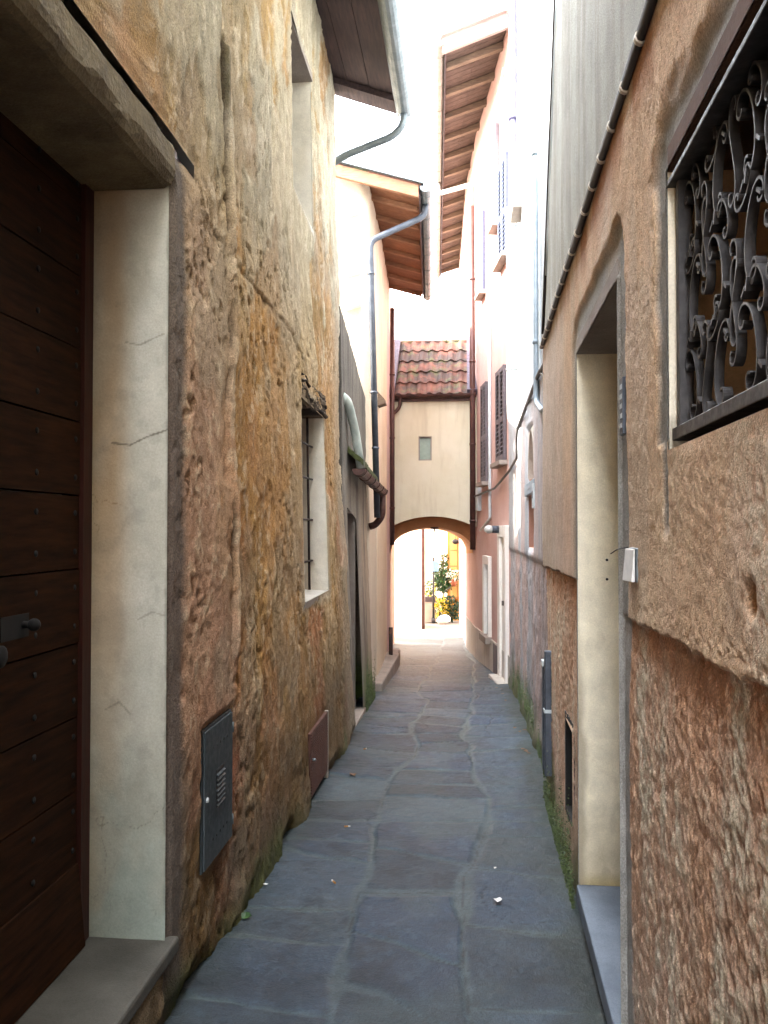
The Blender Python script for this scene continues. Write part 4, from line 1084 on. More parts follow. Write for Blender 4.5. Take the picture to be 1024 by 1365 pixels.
# ------------------------------------------------------------------ RIGHT: pink house with deep eaves
house_f = thing('pink_house', 'tall pink house with louvred shutters, white door and deep timber eaves', 'house', (0.6, 12, -0.5))
FW = [(0.565, 10.3), (0.44, 11.25), (0.185, 13.1), (0.02, 15.0), (-0.14, 19.7)]
ZF = 7.95
m = MB(); m.prism([(x, y, -1.1) for x, y in FW] + [(6, 19.7, -1.1), (6, 10.31, -1.1)], (0, 0, ZF + 1.1)); m.build('wall', 'pink_wall', house_f)
class FR:
    def __init__(s, a, b, side):
        s.a = Vector((a[0], a[1], 0)); s.d = Vector((b[0] - a[0], b[1] - a[1], 0)); s.L = s.d.length; s.d.normalize()
        s.n = Vector((-s.d.y, s.d.x, 0)) * side
    def p(s, u, n, z): return s.a + s.d * u + s.n * n + Vector((0, 0, z))
    def box(s, m, u0, u1, n0, n1, z0, z1, mi=0):
        m.hexa([s.p(u0, n0, z0), s.p(u1, n0, z0), s.p(u1, n1, z0), s.p(u0, n1, z0), s.p(u0, n0, z1), s.p(u1, n0, z1), s.p(u1, n1, z1), s.p(u0, n1, z1)], mi)
    def at(s, px):   # distance along the wall seen at image column px
        d = ray(px, 700); k = d.x / d.y
        # (a.x + d.x u) = k (a.y + d.y u)
        return (s.a.x - k * s.a.y) / (k * s.d.y - s.d.x)
    def z(s, u, py):
        p = s.p(u, 0, 0); d = ray(512 + 100, py); d = ray(project_x(p), py); return CZ + d.z * (p.y / d.y)
def project_x(p):
    fw = Vector((-math.sin(PSI), math.cos(PSI), 0)); rt = Vector((math.cos(PSI), math.sin(PSI), 0))
    return CX + F * p.dot(rt) / p.dot(fw)
f1 = FR(FW[0], FW[1], 1); f2 = FR(FW[1], FW[2], 1); f3 = FR(FW[2], FW[3], 1)
m = MB()
m = MB(); f1.box(m, 0.0, f1.L, -0.05, 0.02, -0.9, -0.10); m.build('plinth', 'plinth', house_f)
m = MB(); f2.box(m, 0.0, f2.L, -0.05, 0.02, -0.9, -0.08); m.build('plinth', 'plinth', house_f)
def shutter_pair(f, u0, u1, z0, z1, mat, leaf=1, sill=True):
    w = MB(); f.box(w, u0, u1, -0.02, 0.004, z0, z1); win = w.build('window', 'glass', house_f)
    nleaf = 2; wd = (u1 - u0) / nleaf
    for k in range(nleaf):
        a, b = u0 + k * wd + 0.004, u0 + (k + 1) * wd - 0.004
        m = MB()
        f.box(m, a, a + 0.045, 0.006, 0.045, z0, z1); f.box(m, b - 0.045, b, 0.006, 0.045, z0, z1)
        for zz in (z0, z0 + (z1 - z0) * 0.42, z1 - 0.06): f.box(m, a + 0.045, b - 0.045, 0.007, 0.043, zz, zz + 0.06)
        n = int((z1 - z0) / 0.055)
        for q in range(n):
            zz = z0 + 0.06 + q * 0.055
            if zz < z1 - 0.08:
                m.hexa([f.p(a + 0.045, 0.012, zz + 0.03), f.p(b - 0.045, 0.012, zz + 0.03), f.p(b - 0.045, 0.042, zz), f.p(a + 0.045, 0.042, zz), f.p(a + 0.045, 0.012, zz + 0.038), f.p(b - 0.045, 0.012, zz + 0.038), f.p(b - 0.045, 0.042, zz + 0.008), f.p(a + 0.045, 0.042, zz + 0.008)])
        m.build('shutter', mat, win)
    if sill:
        m = MB(); f.box(m, u0 - 0.06, u1 + 0.06, 0.0, 0.11, z0 - 0.07, z0 - 0.01); m.build('sill', 'sill', win, bevel=0.006)
    return win
def win_px(f, pxa, pxb, pyt, pyb, mat, **k):
    u0, u1 = f.at(pxa), f.at(pxb); u0, u1 = min(u0, u1), max(u0, u1)
    um = (u0 + u1) / 2
    return shutter_pair(f, u0, u1, f.z(um, pyb), f.z(um, pyt), mat, **k)
win_px(f1, 676, 665, 492, 615, 'shutter')
win_px(f2, 651.5, 644.5, 512, 642, 'shutter')
win_px(f1, 680, 669, 215, 345, 'shutter_blue')
win_px(f2, 648, 643.5, 285, 390, 'shutter_blue')
win_px(f1, 667, 662.5, 170, 300, 'shutter')
# white door with lamp
u0, u1 = f1.at(678.5), f1.at(667.5)
zt = f1.z((u0 + u1) / 2, 716); gzz = gz(10.8)
m = MB(); f1.box(m, u0, u0 + 0.09, -0.02, 0.05, gzz - 0.1, zt); f1.box(m, u1 - 0.16, u1, -0.02, 0.05, gzz - 0.1, zt); f1.box(m, u0, u1, -0.02, 0.052, zt, zt + 0.15)
m.build('door_frame', 'white', house_f, bevel=0.005)
m = MB(); f1.box(m, u0 + 0.09, u1 - 0.16, -0.02, 0.012, gzz - 0.1, zt)
dd = m.build('door', 'white', house_f)
m = MB(); f1.box(m, u0 + 0.15, u0 + 0.20, 0.013, 0.06, 0.5, 0.56); m.build('handle', 'iron', dd)
m = MB(); f1.box(m, u0 - 0.05, u1 + 0.05, 0.0, 0.16, gzz - 0.2, gzz + 0.04); m.build('door_step', 'plinth', house_f, bevel=0.01)
lamp = thing('wall_lamp', 'small white bulkhead lamp above the white door of the pink house', 'wall lamp', tuple(f1.p(u1 - 0.12, 0.05, zt + 0.1)))
m = MB(); m.add(*ball(f1.p(u1 - 0.14, 0.18, zt + 0.10), 0.065, (1, 1, 0.85)), 0, True); m.build('lamp_shade', 'lamp_glass', lamp)
m = MB(); m.tube([f1.p(u1 - 0.14, 0.05, zt + 0.10), f1.p(u1 - 0.14, 0.14, zt + 0.10)], 0.05, 12); m.build('base', 'zinc_dark', lamp)
# white framed narrow window
u0, u1 = f2.at(655), f2.at(647.5); z0, z1 = f2.z((u0 + u1) / 2, 846), f2.z((u0 + u1) / 2, 752)
m = MB(); f2.box(m, u0, u1, -0.02, 0.006, z0, z1); wn = m.build('window', 'glass', house_f)
m = MB(); f2.box(m, u0 - 0.02, u0 + 0.04, 0.0, 0.05, z0, z1); f2.box(m, u1 - 0.14, u1 + 0.0, 0.0, 0.055, z0, z1); f2.box(m, u0 - 0.02, u1, 0.0, 0.052, z1, z1 + 0.12); m.build('window_frame', 'white', wn, bevel=0.005)
m = MB(); f2.box(m, u0 - 0.05, u1 + 0.03, 0.0, 0.10, z0 - 0.10, z0); m.build('sill', 'sill', wn, bevel=0.006)
u0, u1 = f1.at(664.5), f1.at(659.5)
m = MB(); f1.box(m, u0, u1, 0.0, 0.028, -0.5, -0.1); m.build('cellar_hatch', 'shutter', house_f)
# roof, rafters, gutter
NE = Vector((-0.236, 10.35, 7.57)); FE = Vector((-0.57, 19.7, 7.57))
def wallx(y): return float(np.interp(y, [q[1] for q in FW], [q[0] for q in FW]))
def evx(y): return NE.x + (FE.x - NE.x) * (y - NE.y) / (FE.y - NE.y)
PF = 0.34
m = MB()
ys = np.arange(10.35, 19.71, 0.12)
for a, b in zip(ys[:-1], ys[1:]):
    for (s0, s1) in ((0.0, 0.47), (0.475, 1.0)):
        pa = [(evx(y) + (wallx(y) + 0.05 - evx(y)) * s) for y in (a, b) for s in (s0, s1)]
        z = [7.57 + (pa[i] - evx([a, a, b, b][i])) * PF for i in range(4)]
        g_ = 0.004
        m.hexa([(pa[0], a + g_, z[0]), (pa[1], a + g_, z[1]), (pa[3], b - g_, z[3]), (pa[2], b - g_, z[2]), (pa[0], a + g_, z[0] + 0.025), (pa[1], a + g_, z[1] + 0.025), (pa[3], b - g_, z[3] + 0.025), (pa[2], b - g_, z[2] + 0.025)])
rf = MB()
rf.hexa([(evx(10.3) - 0.03, 10.3, 7.60), (evx(19.8) - 0.03, 19.8, 7.60), (6, 19.8, 9.75), (6, 10.3, 9.75), (evx(10.3) - 0.03, 10.3, 7.69), (evx(19.8) - 0.03, 19.8, 7.69), (6, 19.8, 9.84), (6, 10.3, 9.84)])
ro = rf.build('roof', 'tile', house_f)
m.build('soffit', 'soffit_brown', ro)
for k, y in enumerate(np.linspace(10.75, 19.4, 14)):
    m = MB(); a, b = evx(y) + 0.02, wallx(y) + 0.04
    m.hexa([(a, y - 0.04, 7.50), (b, y - 0.04, 7.48 + (b - a) * PF), (b, y + 0.04, 7.48 + (b - a) * PF), (a, y + 0.04, 7.50), (a, y - 0.04, 7.574), (b, y - 0.04, 7.57 + (b - a) * PF), (b, y + 0.04, 7.57 + (b - a) * PF), (a, y + 0.04, 7.574)])
    m.build('rafter', 'rafter', ro, bevel=0.004)
m = MB(); m.obox((evx(10.3) - 0.04, 10.24, 7.44), (0.82, 0, 0.82 * PF), (0, 0.06, 0), (0, 0, 0.19)); m.obox((evx(10.3) - 0.06, 10.18, 7.62), (0.82, 0, 0.82 * PF), (0, 0.12, 0), (0, 0, 0.05)); m.build('barge_board', 'pink_board', ro)
m = MB(); m.obox((evx(10.35) - 0.005, 10.32, 7.48), (FE.x - NE.x, 9.35, 0), (0.02, 0, 0), (0, 0, 0.12)); m.build('fascia', 'soffit_dark', ro)
m = MB(); a = Vector((evx(10.2) - 0.075, 10.2, 7.57)); b = Vector((evx(19.75) - 0.07, 19.75, 7.55)); m.gutter(a, b, 0.065)
for k in range(14):
    p = a + (b - a) * (0.03 + k * 0.07); m.gutter(p, p + (b - a).normalized() * 0.02, 0.070)
m.build('gutter', 'pipe_stone', ro)
# brown downpipe at the corner of the arch house, with pale swan neck from the gutter
m = MB(); x, y = 0.12, 12.98
m.tube([(x, y, 6.55), (x, y, 1.15)], 0.045, 12)
for zz in (5.4, 4.1, 2.8, 1.6): m.tube([(x, y, zz - 0.015), (x, y, zz + 0.015)], 0.052, 12)
m.build('downpipe', 'brown_pipe', house_f)
m = MB(); m.tube(bend([(evx(14.3) - 0.07, 14.3, 7.52), (evx(14.3) - 0.06, 14.25, 7.3), (x - 0.02, 13.1, 6.95), (x, y, 6.85), (x, y, 6.5)], 0.1), 0.04, 10); m.build('swan_neck', 'pipe_stone', house_f)
m = MB(); m.tube(bend([f2.p(f2.at(656), 0.03, 4.9), f2.p(f2.at(656), 0.03, 1.62), f2.p(f2.at(643), 0.03, 1.45)], 0.05), 0.02, 8); m.build('conduit', 'pipe_white', house_f)
m = MB(); f1.box(m, 0.0, 1.4 * f1.L, 0, 0, 0, 0) if False else None
m = MB(); f2.box(m, f2.at(642.0), f2.at(640.0) + 0.05, 0.0, 0.06, 1.75, 2.15); m.build('meter_box', 'pipe_white', house_f, bevel=0.005)
m = MB(); m.tube(bend([f1.p(0.3, 0.02, 7.4), f1.p(f1.L, 0.02, 7.1), f2.p(0.9, 0.03, 6.9), f2.p(1.0, 0.16, 6.85), f2.p(1.05, 0.03, 6.75), f2.p(1.7, 0.02, 6.0)], 0.06), 0.014, 8); m.build('conduit', 'pipe_white', house_f)

# ------------------------------------------------------------------ LEFT: grey lean-to
house_b = thing('grey_annex', 'low grey cement annex with a narrow dark doorway and mossy eave', 'annex', (-1.3, 8.1, -0.35))
def xB(y, z): return np.interp(y, [7.1, 9.15], [-0.985, -1.02]) - np.interp(z, [-0.4, 1.5, 3.5], [0, 0.075, 0.10])
B_DOOR = (7.45, 8.15, -0.42, 1.62)
B_END = 9.15
def B_P(s, t, e):
    y = s; top = np.interp(y, [7.1, 7.35, B_END], [3.42, 3.38, 2.95]); z = -0.55 + (top + 0.55) * t
    d = (0.02 * (fbm(y * 3, z * 1.5, 501, 4) - 0.5) + 0.008 * (fbm(y * 20, z * 12, 502, 3) - 0.5)) * e
    c = mixc(lin('#7c7468'), lin('#a3978a'), fbm(y * 6, z * 0.8, 503, 4))
    c = mixc(c, lin('#b89f86'), ss(8.2, 8.9, y) * 0.6 * ss(2.0, 1.2, z))
    up = ss(1.9, 2.1, z); c = mixc(c, mixc(lin('#4a4742'), lin('#6b665e'), fbm(y * 9, z * 0.9, 504, 4)), up * 0.9)
    c = mixc(c, lin('#3e3a36'), ss(0.55, 0.7, fbm(y * 11, z * 0.6, 505, 4)) * 0.5)
    g0 = z + 0.045 * y
    mos = ss(0.75, 0.05, g0 + 0.5 * (fbm(y * 4, z * 2, 506, 4) - 0.45)) * ss(8.1, 8.5, y); c = mixc(c, mixc(lin('#334a18'), lin('#5c7a2c'), fbm(y * 25, z * 25, 507, 3)), mos * 0.9)
    return np.stack([xB(y, z) + d, y, z], 1), c
tB = lambda z, y=7.8: (z + 0.55) / (float(np.interp(y, [7.1, 7.35, B_END], [3.42, 3.38, 2.95])) + 0.55)
BH = (B_DOOR[0], B_DOOR[1], -0.1, tB(1.62))
sheet('wall', B_P, lines([(7.1, B_END, 0.03)], [BH[0], BH[1]]), lines([(0, 1, 0.008)], [BH[3]]), [BH], 'stucco_far', house_b, back=(-0.3, 0, 0), fade=0.02)
m = MB(); m.box((-5, 7.2, -0.6), (-1.34, B_END - 0.01, 2.9)); m.build('rear_wall', 'white', house_b)
m = MB(); m.box((-1.30, B_DOOR[0] - 0.02, -0.5), (-1.24, B_DOOR[1] + 0.02, 1.66)); dd = m.build('door', 'door_wood', house_b)
m = MB(); m.box((-1.3, B_DOOR[1], -0.5), (-1.09, B_DOOR[1] + 0.04, 1.66)); m.box((-1.3, B_DOOR[0] - 0.04, -0.5), (-1.09, B_DOOR[0], 1.66)); m.box((-1.3, B_DOOR[0], 1.62), (-1.09, B_DOOR[1], 1.66)); m.build('door_frame', 'sill', house_b)
m = MB(); m.box((-1.3, B_DOOR[0] - 0.05, -0.6), (-0.99, B_DOOR[1] + 0.1, -0.31)); m.build('door_step', 'sill', house_b, bevel=0.01)
# mossy eave tiles, copper gutter, outlets
def moss_P(s, t, e):
    y = 7.55 + s * 1.7; x = xB(y, 2.0) - 0.01 + t * 0.15; z = 2.22 - 0.10 * s - t * 0.13 + 0.02 * np.abs(np.sin(s * 28)) + 0.03 * fbm(s * 20, t * 4, 511, 3)
    c = mixc(lin('#2f3320'), lin('#4a4f2a'), fbm(s * 30, t * 6, 512, 3))
    return np.stack([x, y, z], 1), c
sheet('roof', moss_P, np.linspace(0, 1, 90), np.linspace(0, 1, 12), [], 'stucco_far', house_b, back=(0, 0, -0.05))
m = MB(); m.gutter((-0.96, 7.42, 2.02), (-0.92, 9.25, 1.90), 0.06)
for k in range(6):
    p = Vector((-0.96, 7.42, 2.02)).lerp(Vector((-0.92, 9.25, 1.90)), 0.04 + k * 0.18); m.gutter(p, p + Vector((0, 0.03, 0)), 0.066)
m.build('gutter', 'copper', house_b)
m = MB(); m.tube(bend([(-0.925, 9.22, 1.88), (-0.925, 9.22, 1.62), (-1.0, 9.24, 1.52), (-1.07, 9.25, 1.50)], 0.06), 0.04, 12); m.build('downpipe', 'copper', house_b)
m = MB(); m.tube(bend([(-1.10, 7.28, 2.66), (-1.045, 7.32, 2.62), (-1.01, 7.55, 2.38), (-0.965, 7.62, 2.04)], 0.1), 0.042, 12); m.build('outlet_pipe', 'pipe_green', house_b)

# ------------------------------------------------------------------ LEFT: white house with timber eaves
house_c = thing('white_house', 'tall white and peach house with reddish boarded eaves beside the arch', 'house', (-1.5, 11, -0.5))
CWp = [(-1.075, 9.17), (-1.10, 10.8), (-1.2, 13.1), (-1.33, 15.0), (-1.33, 15.6)]
m = MB()
n = 6; corner = []
for k in range(n + 1):
    a = math.pi / 2 * k / n; corner.append((-1.075 - 0.12 + 0.12 * math.sin(a), 9.17 + 0.12 - 0.12 * math.cos(a)))
foot = corner + CWp[1:] + [(-5, 15.6), (-5, 9.17)]
m.prism([(x, y, -0.9) for x, y in foot], (0, 0, 5.65 + 0.9)); wl = m.build('wall', 'white_wall', house_c)
m = MB(); c1 = FR(CWp[0], CWp[1], -1); c2 = FR(CWp[1], CWp[2], -1)
c1.box(m, 1.0, c1.L, -0.05, 0.008, -0.8, 4.9); c2.box(m, 0.0, 1.35, -0.05, 0.009, -0.8, 4.75); m.build('peach_facing', 'peach_wall', house_c)
m = MB(); c2.box(m, 1.352, c2.L, -0.05, 0.010, -0.8, 4.6); m.build('lilac_facing', M_plaster('lilac_pink_plaster', '#c6a8a4', '#d4bab4', 2), house_c)
for (z, y) in ((4.98, 0), (4.30, 0), (3.92, 0)):
    m = MB()
    m.hexa([(-1.34, 9.06, z), (-1.16, 9.06, z + 0.05), (-1.16, 9.2, z + 0.05), (-1.34, 9.2, z), (-1.34, 9.08, z + 0.05), (-1.16, 9.08, z + 0.11), (-1.16, 9.2, z + 0.11), (-1.34, 9.2, z + 0.05)])
    m.build('stone_corbel', 'white', house_c, bevel=0.012)
PC = 0.30
CN = Vector((-0.50, 9.0, 5.20)); CF = Vector((-0.66, 13.1, 5.20))
def cwx(y): return float(np.interp(y, [q[1] for q in CWp], [q[0] for q in CWp])) if y > 9.17 else -1.075
def cex(y): return CN.x + (CF.x - CN.x) * (y - 9.0) / 4.1
m = MB(); ys = np.arange(9.0, 13.11, 0.14)
for a, b in zip(ys[:-1], ys[1:]):
    x = [cex(a), -1.35, -1.35, cex(b)]; yy = [a + 0.003, a + 0.003, b - 0.003, b - 0.003]; z = [5.20 + (cex(yy[i]) - x[i]) * PC for i in range(4)]
    m.hexa([(x[i], yy[i], z[i]) for i in range(4)] + [(x[i], yy[i], z[i] + 0.025) for i in range(4)])
rf = MB(); rf.hexa([(cex(8.95) + 0.03, 8.95, 5.225), (cex(13.15) + 0.03, 13.15, 5.225), (-5, 13.15, 6.55), (-5, 8.95, 6.58), (cex(8.95) + 0.03, 8.95, 5.30), (cex(13.15) + 0.03, 13.15, 5.30), (-5, 13.15, 6.63), (-5, 8.95, 6.66)])
ro = rf.build('roof', 'tile', house_c)
m.build('soffit', 'soffit_red', ro)
for y in np.linspace(9.5, 13.0, 7):
    m = MB(); a, b = cex(y) - 0.02, cwx(y) - 0.05
    m.hexa([(a, y - 0.03, 5.155), (b, y - 0.03, 5.15 + (a - b) * PC), (b, y + 0.03, 5.15 + (a - b) * PC), (a, y + 0.03, 5.155), (a, y - 0.03, 5.206), (b, y - 0.03, 5.205 + (a - b) * PC), (b, y + 0.03, 5.205 + (a - b) * PC), (a, y + 0.03, 5.206)])
    m.build('rafter', 'rafter_red', ro, bevel=0.003)
m = MB(); m.obox((cex(9) + 0.0, 8.94, 5.10), (-1.0, 0, 1.0 * PC), (0, 0.055, 0), (0, 0, 0.13)); m.build('barge_board', 'rafter_red', ro)
m = MB(); m.obox((cex(9) + 0.06, 8.90, 5.235), (-1.1, 0, 1.1 * PC), (0, 0.10, 0), (0, 0, 0.055)); m.build('verge_flashing', 'zinc', ro)
m = MB(); m.obox((cex(9.0), 9.0, 5.12), (CF.x - CN.x, 4.1, 0), (0.018, 0, 0), (0, 0, 0.11)); m.build('fascia', 'soffit_dark', ro)
m = MB(); a = Vector((cex(8.92) + 0.075, 8.92, 5.21)); b = Vector((cex(13.15) + 0.075, 13.15, 5.18)); m.gutter(a, b, 0.062)
for k in range(7):
    p = a + (b - a) * (0.04 + k * 0.15); m.gutter(p, p + (b - a).normalized() * 0.02, 0.067)
m.build('gutter', 'zinc', ro)
m = MB(); a = aty(562, 285, 9.3); b1 = aty(493.5, 321, 9.12); b2 = aty(503, 690, 9.12)
m.tube(bend([(cex(9.3) + 0.075, 9.3, 5.17), (cex(9.3) + 0.06, 9.3, 5.02), b1, b2], 0.09), 0.036, 12)
for t in (0.12, 0.55, 0.75): p = b1.lerp(b2, t); m.tube([p - Vector((0, 0, 0.012)), p + Vector((0, 0, 0.012))], 0.042, 12)
m.build('downpipe', 'zinc_dark', house_c)
m = MB(); x, y = -1.135, 12.9
m.tube([(x, y, 4.95), (x, y, 1.22)], 0.036, 12)
for zz in (3.9, 2.9, 1.8): m.tube([(x, y, zz - 0.012), (x, y, zz + 0.012)], 0.043, 12)
m.build('downpipe', 'brown_pipe', house_c)
m = MB(); p = aty(505, 531, 10.2); m.hexa([(-1.12, 10.2, p.z - 0.10), (-0.985, 10.2, p.z - 0.06), (-0.985, 10.42, p.z - 0.06), (-1.12, 10.42, p.z - 0.10), (-1.12, 10.2, p.z + 0.13), (-1.0, 10.2, p.z), (-1.0, 10.42, p.z), (-1.12, 10.42, p.z + 0.13)]); m.build('little_canopy', 'rafter', house_c)
m = MB(); m.tube([(-1.07, 11.9, -0.52), (-1.07, 11.9, 0.05)], 0.03, 10); m.build('pipe_stub', 'iron_bar', house_c)
# stone blocks at its foot
def stone(name, label, lo, hi, sk=0.0):
    m = MB(); m.hexa([(lo[0], lo[1], lo[2]), (hi[0], lo[1] + 0.03, lo[2]), (hi[0] + sk, hi[1], lo[2]), (lo[0], hi[1], lo[2]), (lo[0], lo[1], hi[2]), (hi[0] - 0.01, lo[1] + 0.03, hi[2]), (hi[0] + sk, hi[1], hi[2] - 0.03), (lo[0], hi[1], hi[2])])
    o = m.build(name, 'sill', None, bevel=0.02, loc=((lo[0] + hi[0]) / 2, (lo[1] + hi[1]) / 2, lo[2])); tag(o, label, 'stone block'); return o
stone('stone_block', 'worn tan stone block at the left foot of the arch', (-1.25, 12.25, -0.62), (-1.02, 13.05, -0.40))
stone('kerb_stone', 'low rough kerb stone along the peach wall before the arch', (-1.15, 9.6, -0.55), (-0.96, 12.2, -0.33))

# ------------------------------------------------------------------ ARCH HOUSE spanning the alley
arch = thing('arch_house', 'cream house bridging the alley over an arched passage', 'house', (-0.5, 14, -0.6))
AX0, AX1, AYF, AYB = -1.25, 0.215, 13.1, 15.05
ZT = 3.56
def ring(x, x0, x1, zs_, rise):
    w = (x1 - x0) / 2; c = (x0 + x1) / 2; Rr = (w * w + rise * rise) / (2 * rise)
    return zs_ + math.sqrt(max(0, Rr * Rr - (x - c) ** 2)) - (Rr - rise)
wz = (-0.735, -0.525, 2.56, 2.945)
m = MB()
xs = sorted(set(list(np.linspace(AX0, AX1, 26)) + [wz[0], wz[1]]))
x0f, x1f = -1.19, 0.165
zf = lambda x: ring(min(max(x, x0f), x1f), x0f, x1f, 1.50, 0.17)
for a, b in zip(xs[:-1], xs[1:]):
    mid = (a + b) / 2; za, zb = zf(a), zf(b)
    if wz[0] < mid < wz[1]:
        m.quad((a, AYF, za), (b, AYF, zb), (b, AYF, wz[2]), (a, AYF, wz[2])); m.quad((a, AYF, wz[3]), (b, AYF, wz[3]), (b, AYF, ZT), (a, AYF, ZT))
    else: m.quad((a, AYF, za), (b, AYF, zb), (b, AYF, ZT), (a, AYF, ZT))
m.quad((wz[0], AYF, wz[2]), (wz[1], AYF, wz[2]), (wz[1], AYF + 0.08, wz[2]), (wz[0], AYF + 0.08, wz[2])); m.quad((wz[0], AYF, wz[3]), (wz[1], AYF, wz[3]), (wz[1], AYF + 0.08, wz[3]), (wz[0], AYF + 0.08, wz[3]))
for x in wz[:2]: m.quad((x, AYF, wz[2]), (x, AYF + 0.08, wz[2]), (x, AYF + 0.08, wz[3]), (x, AYF, wz[3]))
m.quad((AX0, AYB, 1.5), (AX1 - 0.1, AYB, 1.5), (AX1 - 0.1, AYB, ZT), (AX0, AYB, ZT))
m.quad((AX0, AYF, ZT), (AX1, AYF, ZT), (AX1 - 0.1, AYB, ZT), (AX0, AYB, ZT))
m.build('wall', 'cream_wall', arch)
m = MB(); m.box((wz[0], AYF + 0.075, wz[2]), (wz[1], AYF + 0.09, wz[3])); wn = m.build('window', 'pane_green', arch)
m = MB()
for x in (wz[0] + 0.001, wz[1] - 0.019): m.box((x, AYF + 0.015, wz[2]), (x + 0.018, AYF + 0.074, wz[3]))
for z in (wz[2] + 0.001, wz[3] - 0.019): m.box((wz[0] + 0.02, AYF + 0.016, z), (wz[1] - 0.02, AYF + 0.073, z + 0.018))
m.build('window_frame', 'sill', wn)
m = MB(); N = 28   # shallow front recess, then the lower vault
def band(pa, pb, mi=0):
    for k in range(len(pa) - 1): m.quad(pa[k], pa[k + 1], pb[k + 1], pb[k], mi)
xf = np.linspace(x0f, x1f, N); yr = 13.48
front = [(x, AYF, zf(x)) for x in xf]; frontb = [(x, yr, zf(x)) for x in xf]
band(front, frontb)
x0v, x1v = -1.21, 0.125
sv = [(x0v, 1.08)] ; an = np.linspace(math.pi, 0, N)
vz = lambda a, cx, w, zs_, ri: (cx + w * math.cos(a), zs_ + ri * math.sin(a) ** 0.85 if math.sin(a) > 0 else zs_)
v1 = []; v2 = []
for a in an:
    p = vz(a, (x0v + x1v) / 2, (x1v - x0v) / 2, 1.08, 0.41); v1.append((p[0], yr, p[1]))
    p = vz(a, (-1.335 + 0.02) / 2, (0.02 + 1.335) / 2, 1.03, 0.44); v2.append((p[0], 15.0, p[1]))
top1 = [(p[0], yr, 1.72) for p in v1]
band(v1, top1); band(v1, v2, 1)
top2 = [(p[0], 15.0, 1.72) for p in v2]; band(v2, top2)
m.build('arch_vault', ['arch_ring', 'orange_wall'], arch)
m = MB(); m.prism([(0.185, 13.12, -0.8), (0.02, 15.0, -0.8), (0.3, 15.0, -0.8), (0.35, 13.12, -0.8)], (0, 0, 2.5)); m.build('passage_wall', 'orange_wall', arch)
m = MB(); m.prism([(x0v, 13.2, -0.8), (-1.335, 15.0, -0.8), (-1.6, 15.0, -0.8), (-1.5, 13.2, -0.8)], (0, 0, 2.5)); m.build('passage_wall', 'orange_wall', arch)
m = MB(); m.prism([(0.172, 13.10, -0.8), (0.008, 15.02, -0.8), (0.2, 15.02, -0.8), (0.3, 13.1, -0.8)], (0, 0, 0.70)); m.build('plinth', 'plinth', arch)
m = MB(); m.tube([(-0.5, 13.5, 1.50), (-0.5, 13.5, 1.42)], 0.012, 8); m.box((-0.56, 13.44, 1.47), (-0.43, 13.56, 1.50)); m.build('iron_hook', 'iron_bar', arch)
# tiled roof
def tile_roof(m, O, U, V, ncol, nrow, tw, tl, rise=0.03):
    O = Vector(O); U = Vector(U).normalized(); V = Vector(V).normalized(); W = U.cross(V).normalized()
    prof = [(0.0, 0.0), (0.10, 0.35), (0.22, 0.8), (0.36, 1.0), (0.50, 0.8), (0.62, 0.35), (0.74, 0.05), (0.88, -0.05), (1.0, 0.0)]
    for i in range(ncol):
        for j in range(nrow):
            dz = random.uniform(-0.004, 0.004); du = random.uniform(-0.004, 0.004); ln = tl + 0.05
            for k in range(len(prof) - 1):
                pa = [O + U * (i * tw + a * tw * 1.02 + du) + V * (j * tl) + W * (0.030 + dz + b * rise) for a, b in prof[k:k + 2]]
                pb = [O + U * (i * tw + a * tw * 1.02 + du) + V * (j * tl + ln) + W * (0.006 + dz + b * rise) for a, b in prof[k:k + 2]]
                th = W * -0.014
                m.hexa([pa[0] + th, pa[1] + th, pb[1] + th, pb[0] + th, pa[0], pa[1], pb[1], pb[0]], 0)
m = MB()
slope = R(41); V = Vector((0, math.cos(slope), math.sin(slope)))
m.obox((AX0 + 0.02, AYF - 0.08, ZT - 0.02), (AX1 - AX0 - 0.06, 0, 0), V * 1.74, Vector((0, -math.sin(slope), math.cos(slope))) * 0.03, 1)
tile_roof(m, (-1.10, AYF - 0.10, ZT + 0.015), (1, 0, 0), V, 7, 5, 0.162, 0.345)
ridge_z = ZT + 1.74 * math.sin(slope); ridge_y = AYF - 0.08 + 1.74 * math.cos(slope)
m.obox((AX0 + 0.02, ridge_y, ridge_z - 0.02), (AX1 - AX0 - 0.06, 0, 0), (0, 0.8, -0.6), (0, 0.02, 0.03), 1)
k = -1.12
while k < 0.0: m.tube([(k, ridge_y, ridge_z + 0.005), (k + 0.22, ridge_y, ridge_z + 0.005)], 0.06, 10); k += 0.20
ro = m.build('roof', ['tile', 'soffit_dark'], arch)
m = MB(); Wn = Vector((0, -math.sin(slope), math.cos(slope)))
m.obox(Vector((-1.21, AYF - 0.1, ZT + 0.02)), (0.105, 0, 0), V * 1.70, Wn * 0.10)
m.hexa([Vector((0.035, AYF - 0.1, ZT + 0.02)), Vector((0.19, AYF - 0.1, ZT + 0.02)), Vector((0.10, AYF - 0.1, ZT + 0.02)) + V * 1.72, Vector((0.035, AYF - 0.1, ZT + 0.02)) + V * 1.72] + [p + Wn * 0.10 for p in (Vector((0.035, AYF - 0.1, ZT + 0.02)), Vector((0.19, AYF - 0.1, ZT + 0.02)), Vector((0.10, AYF - 0.1, ZT + 0.02)) + V * 1.72, Vector((0.035, AYF - 0.1, ZT + 0.02)) + V * 1.72)])
m.build('flashing', M_metal('purple_grey_lead', '#4d4550', '#5d5460', 0.6, 0.3), ro)
m = MB(); m.gutter((-1.19, AYF - 0.12, ZT + 0.03), (0.17, AYF - 0.12, ZT + 0.035), 0.055); m.box((AX0 + 0.06, AYF - 0.05, ZT - 0.06), (AX1 - 0.05, AYF + 0.02, ZT + 0.0)); m.build('gutter', 'copper', arch)
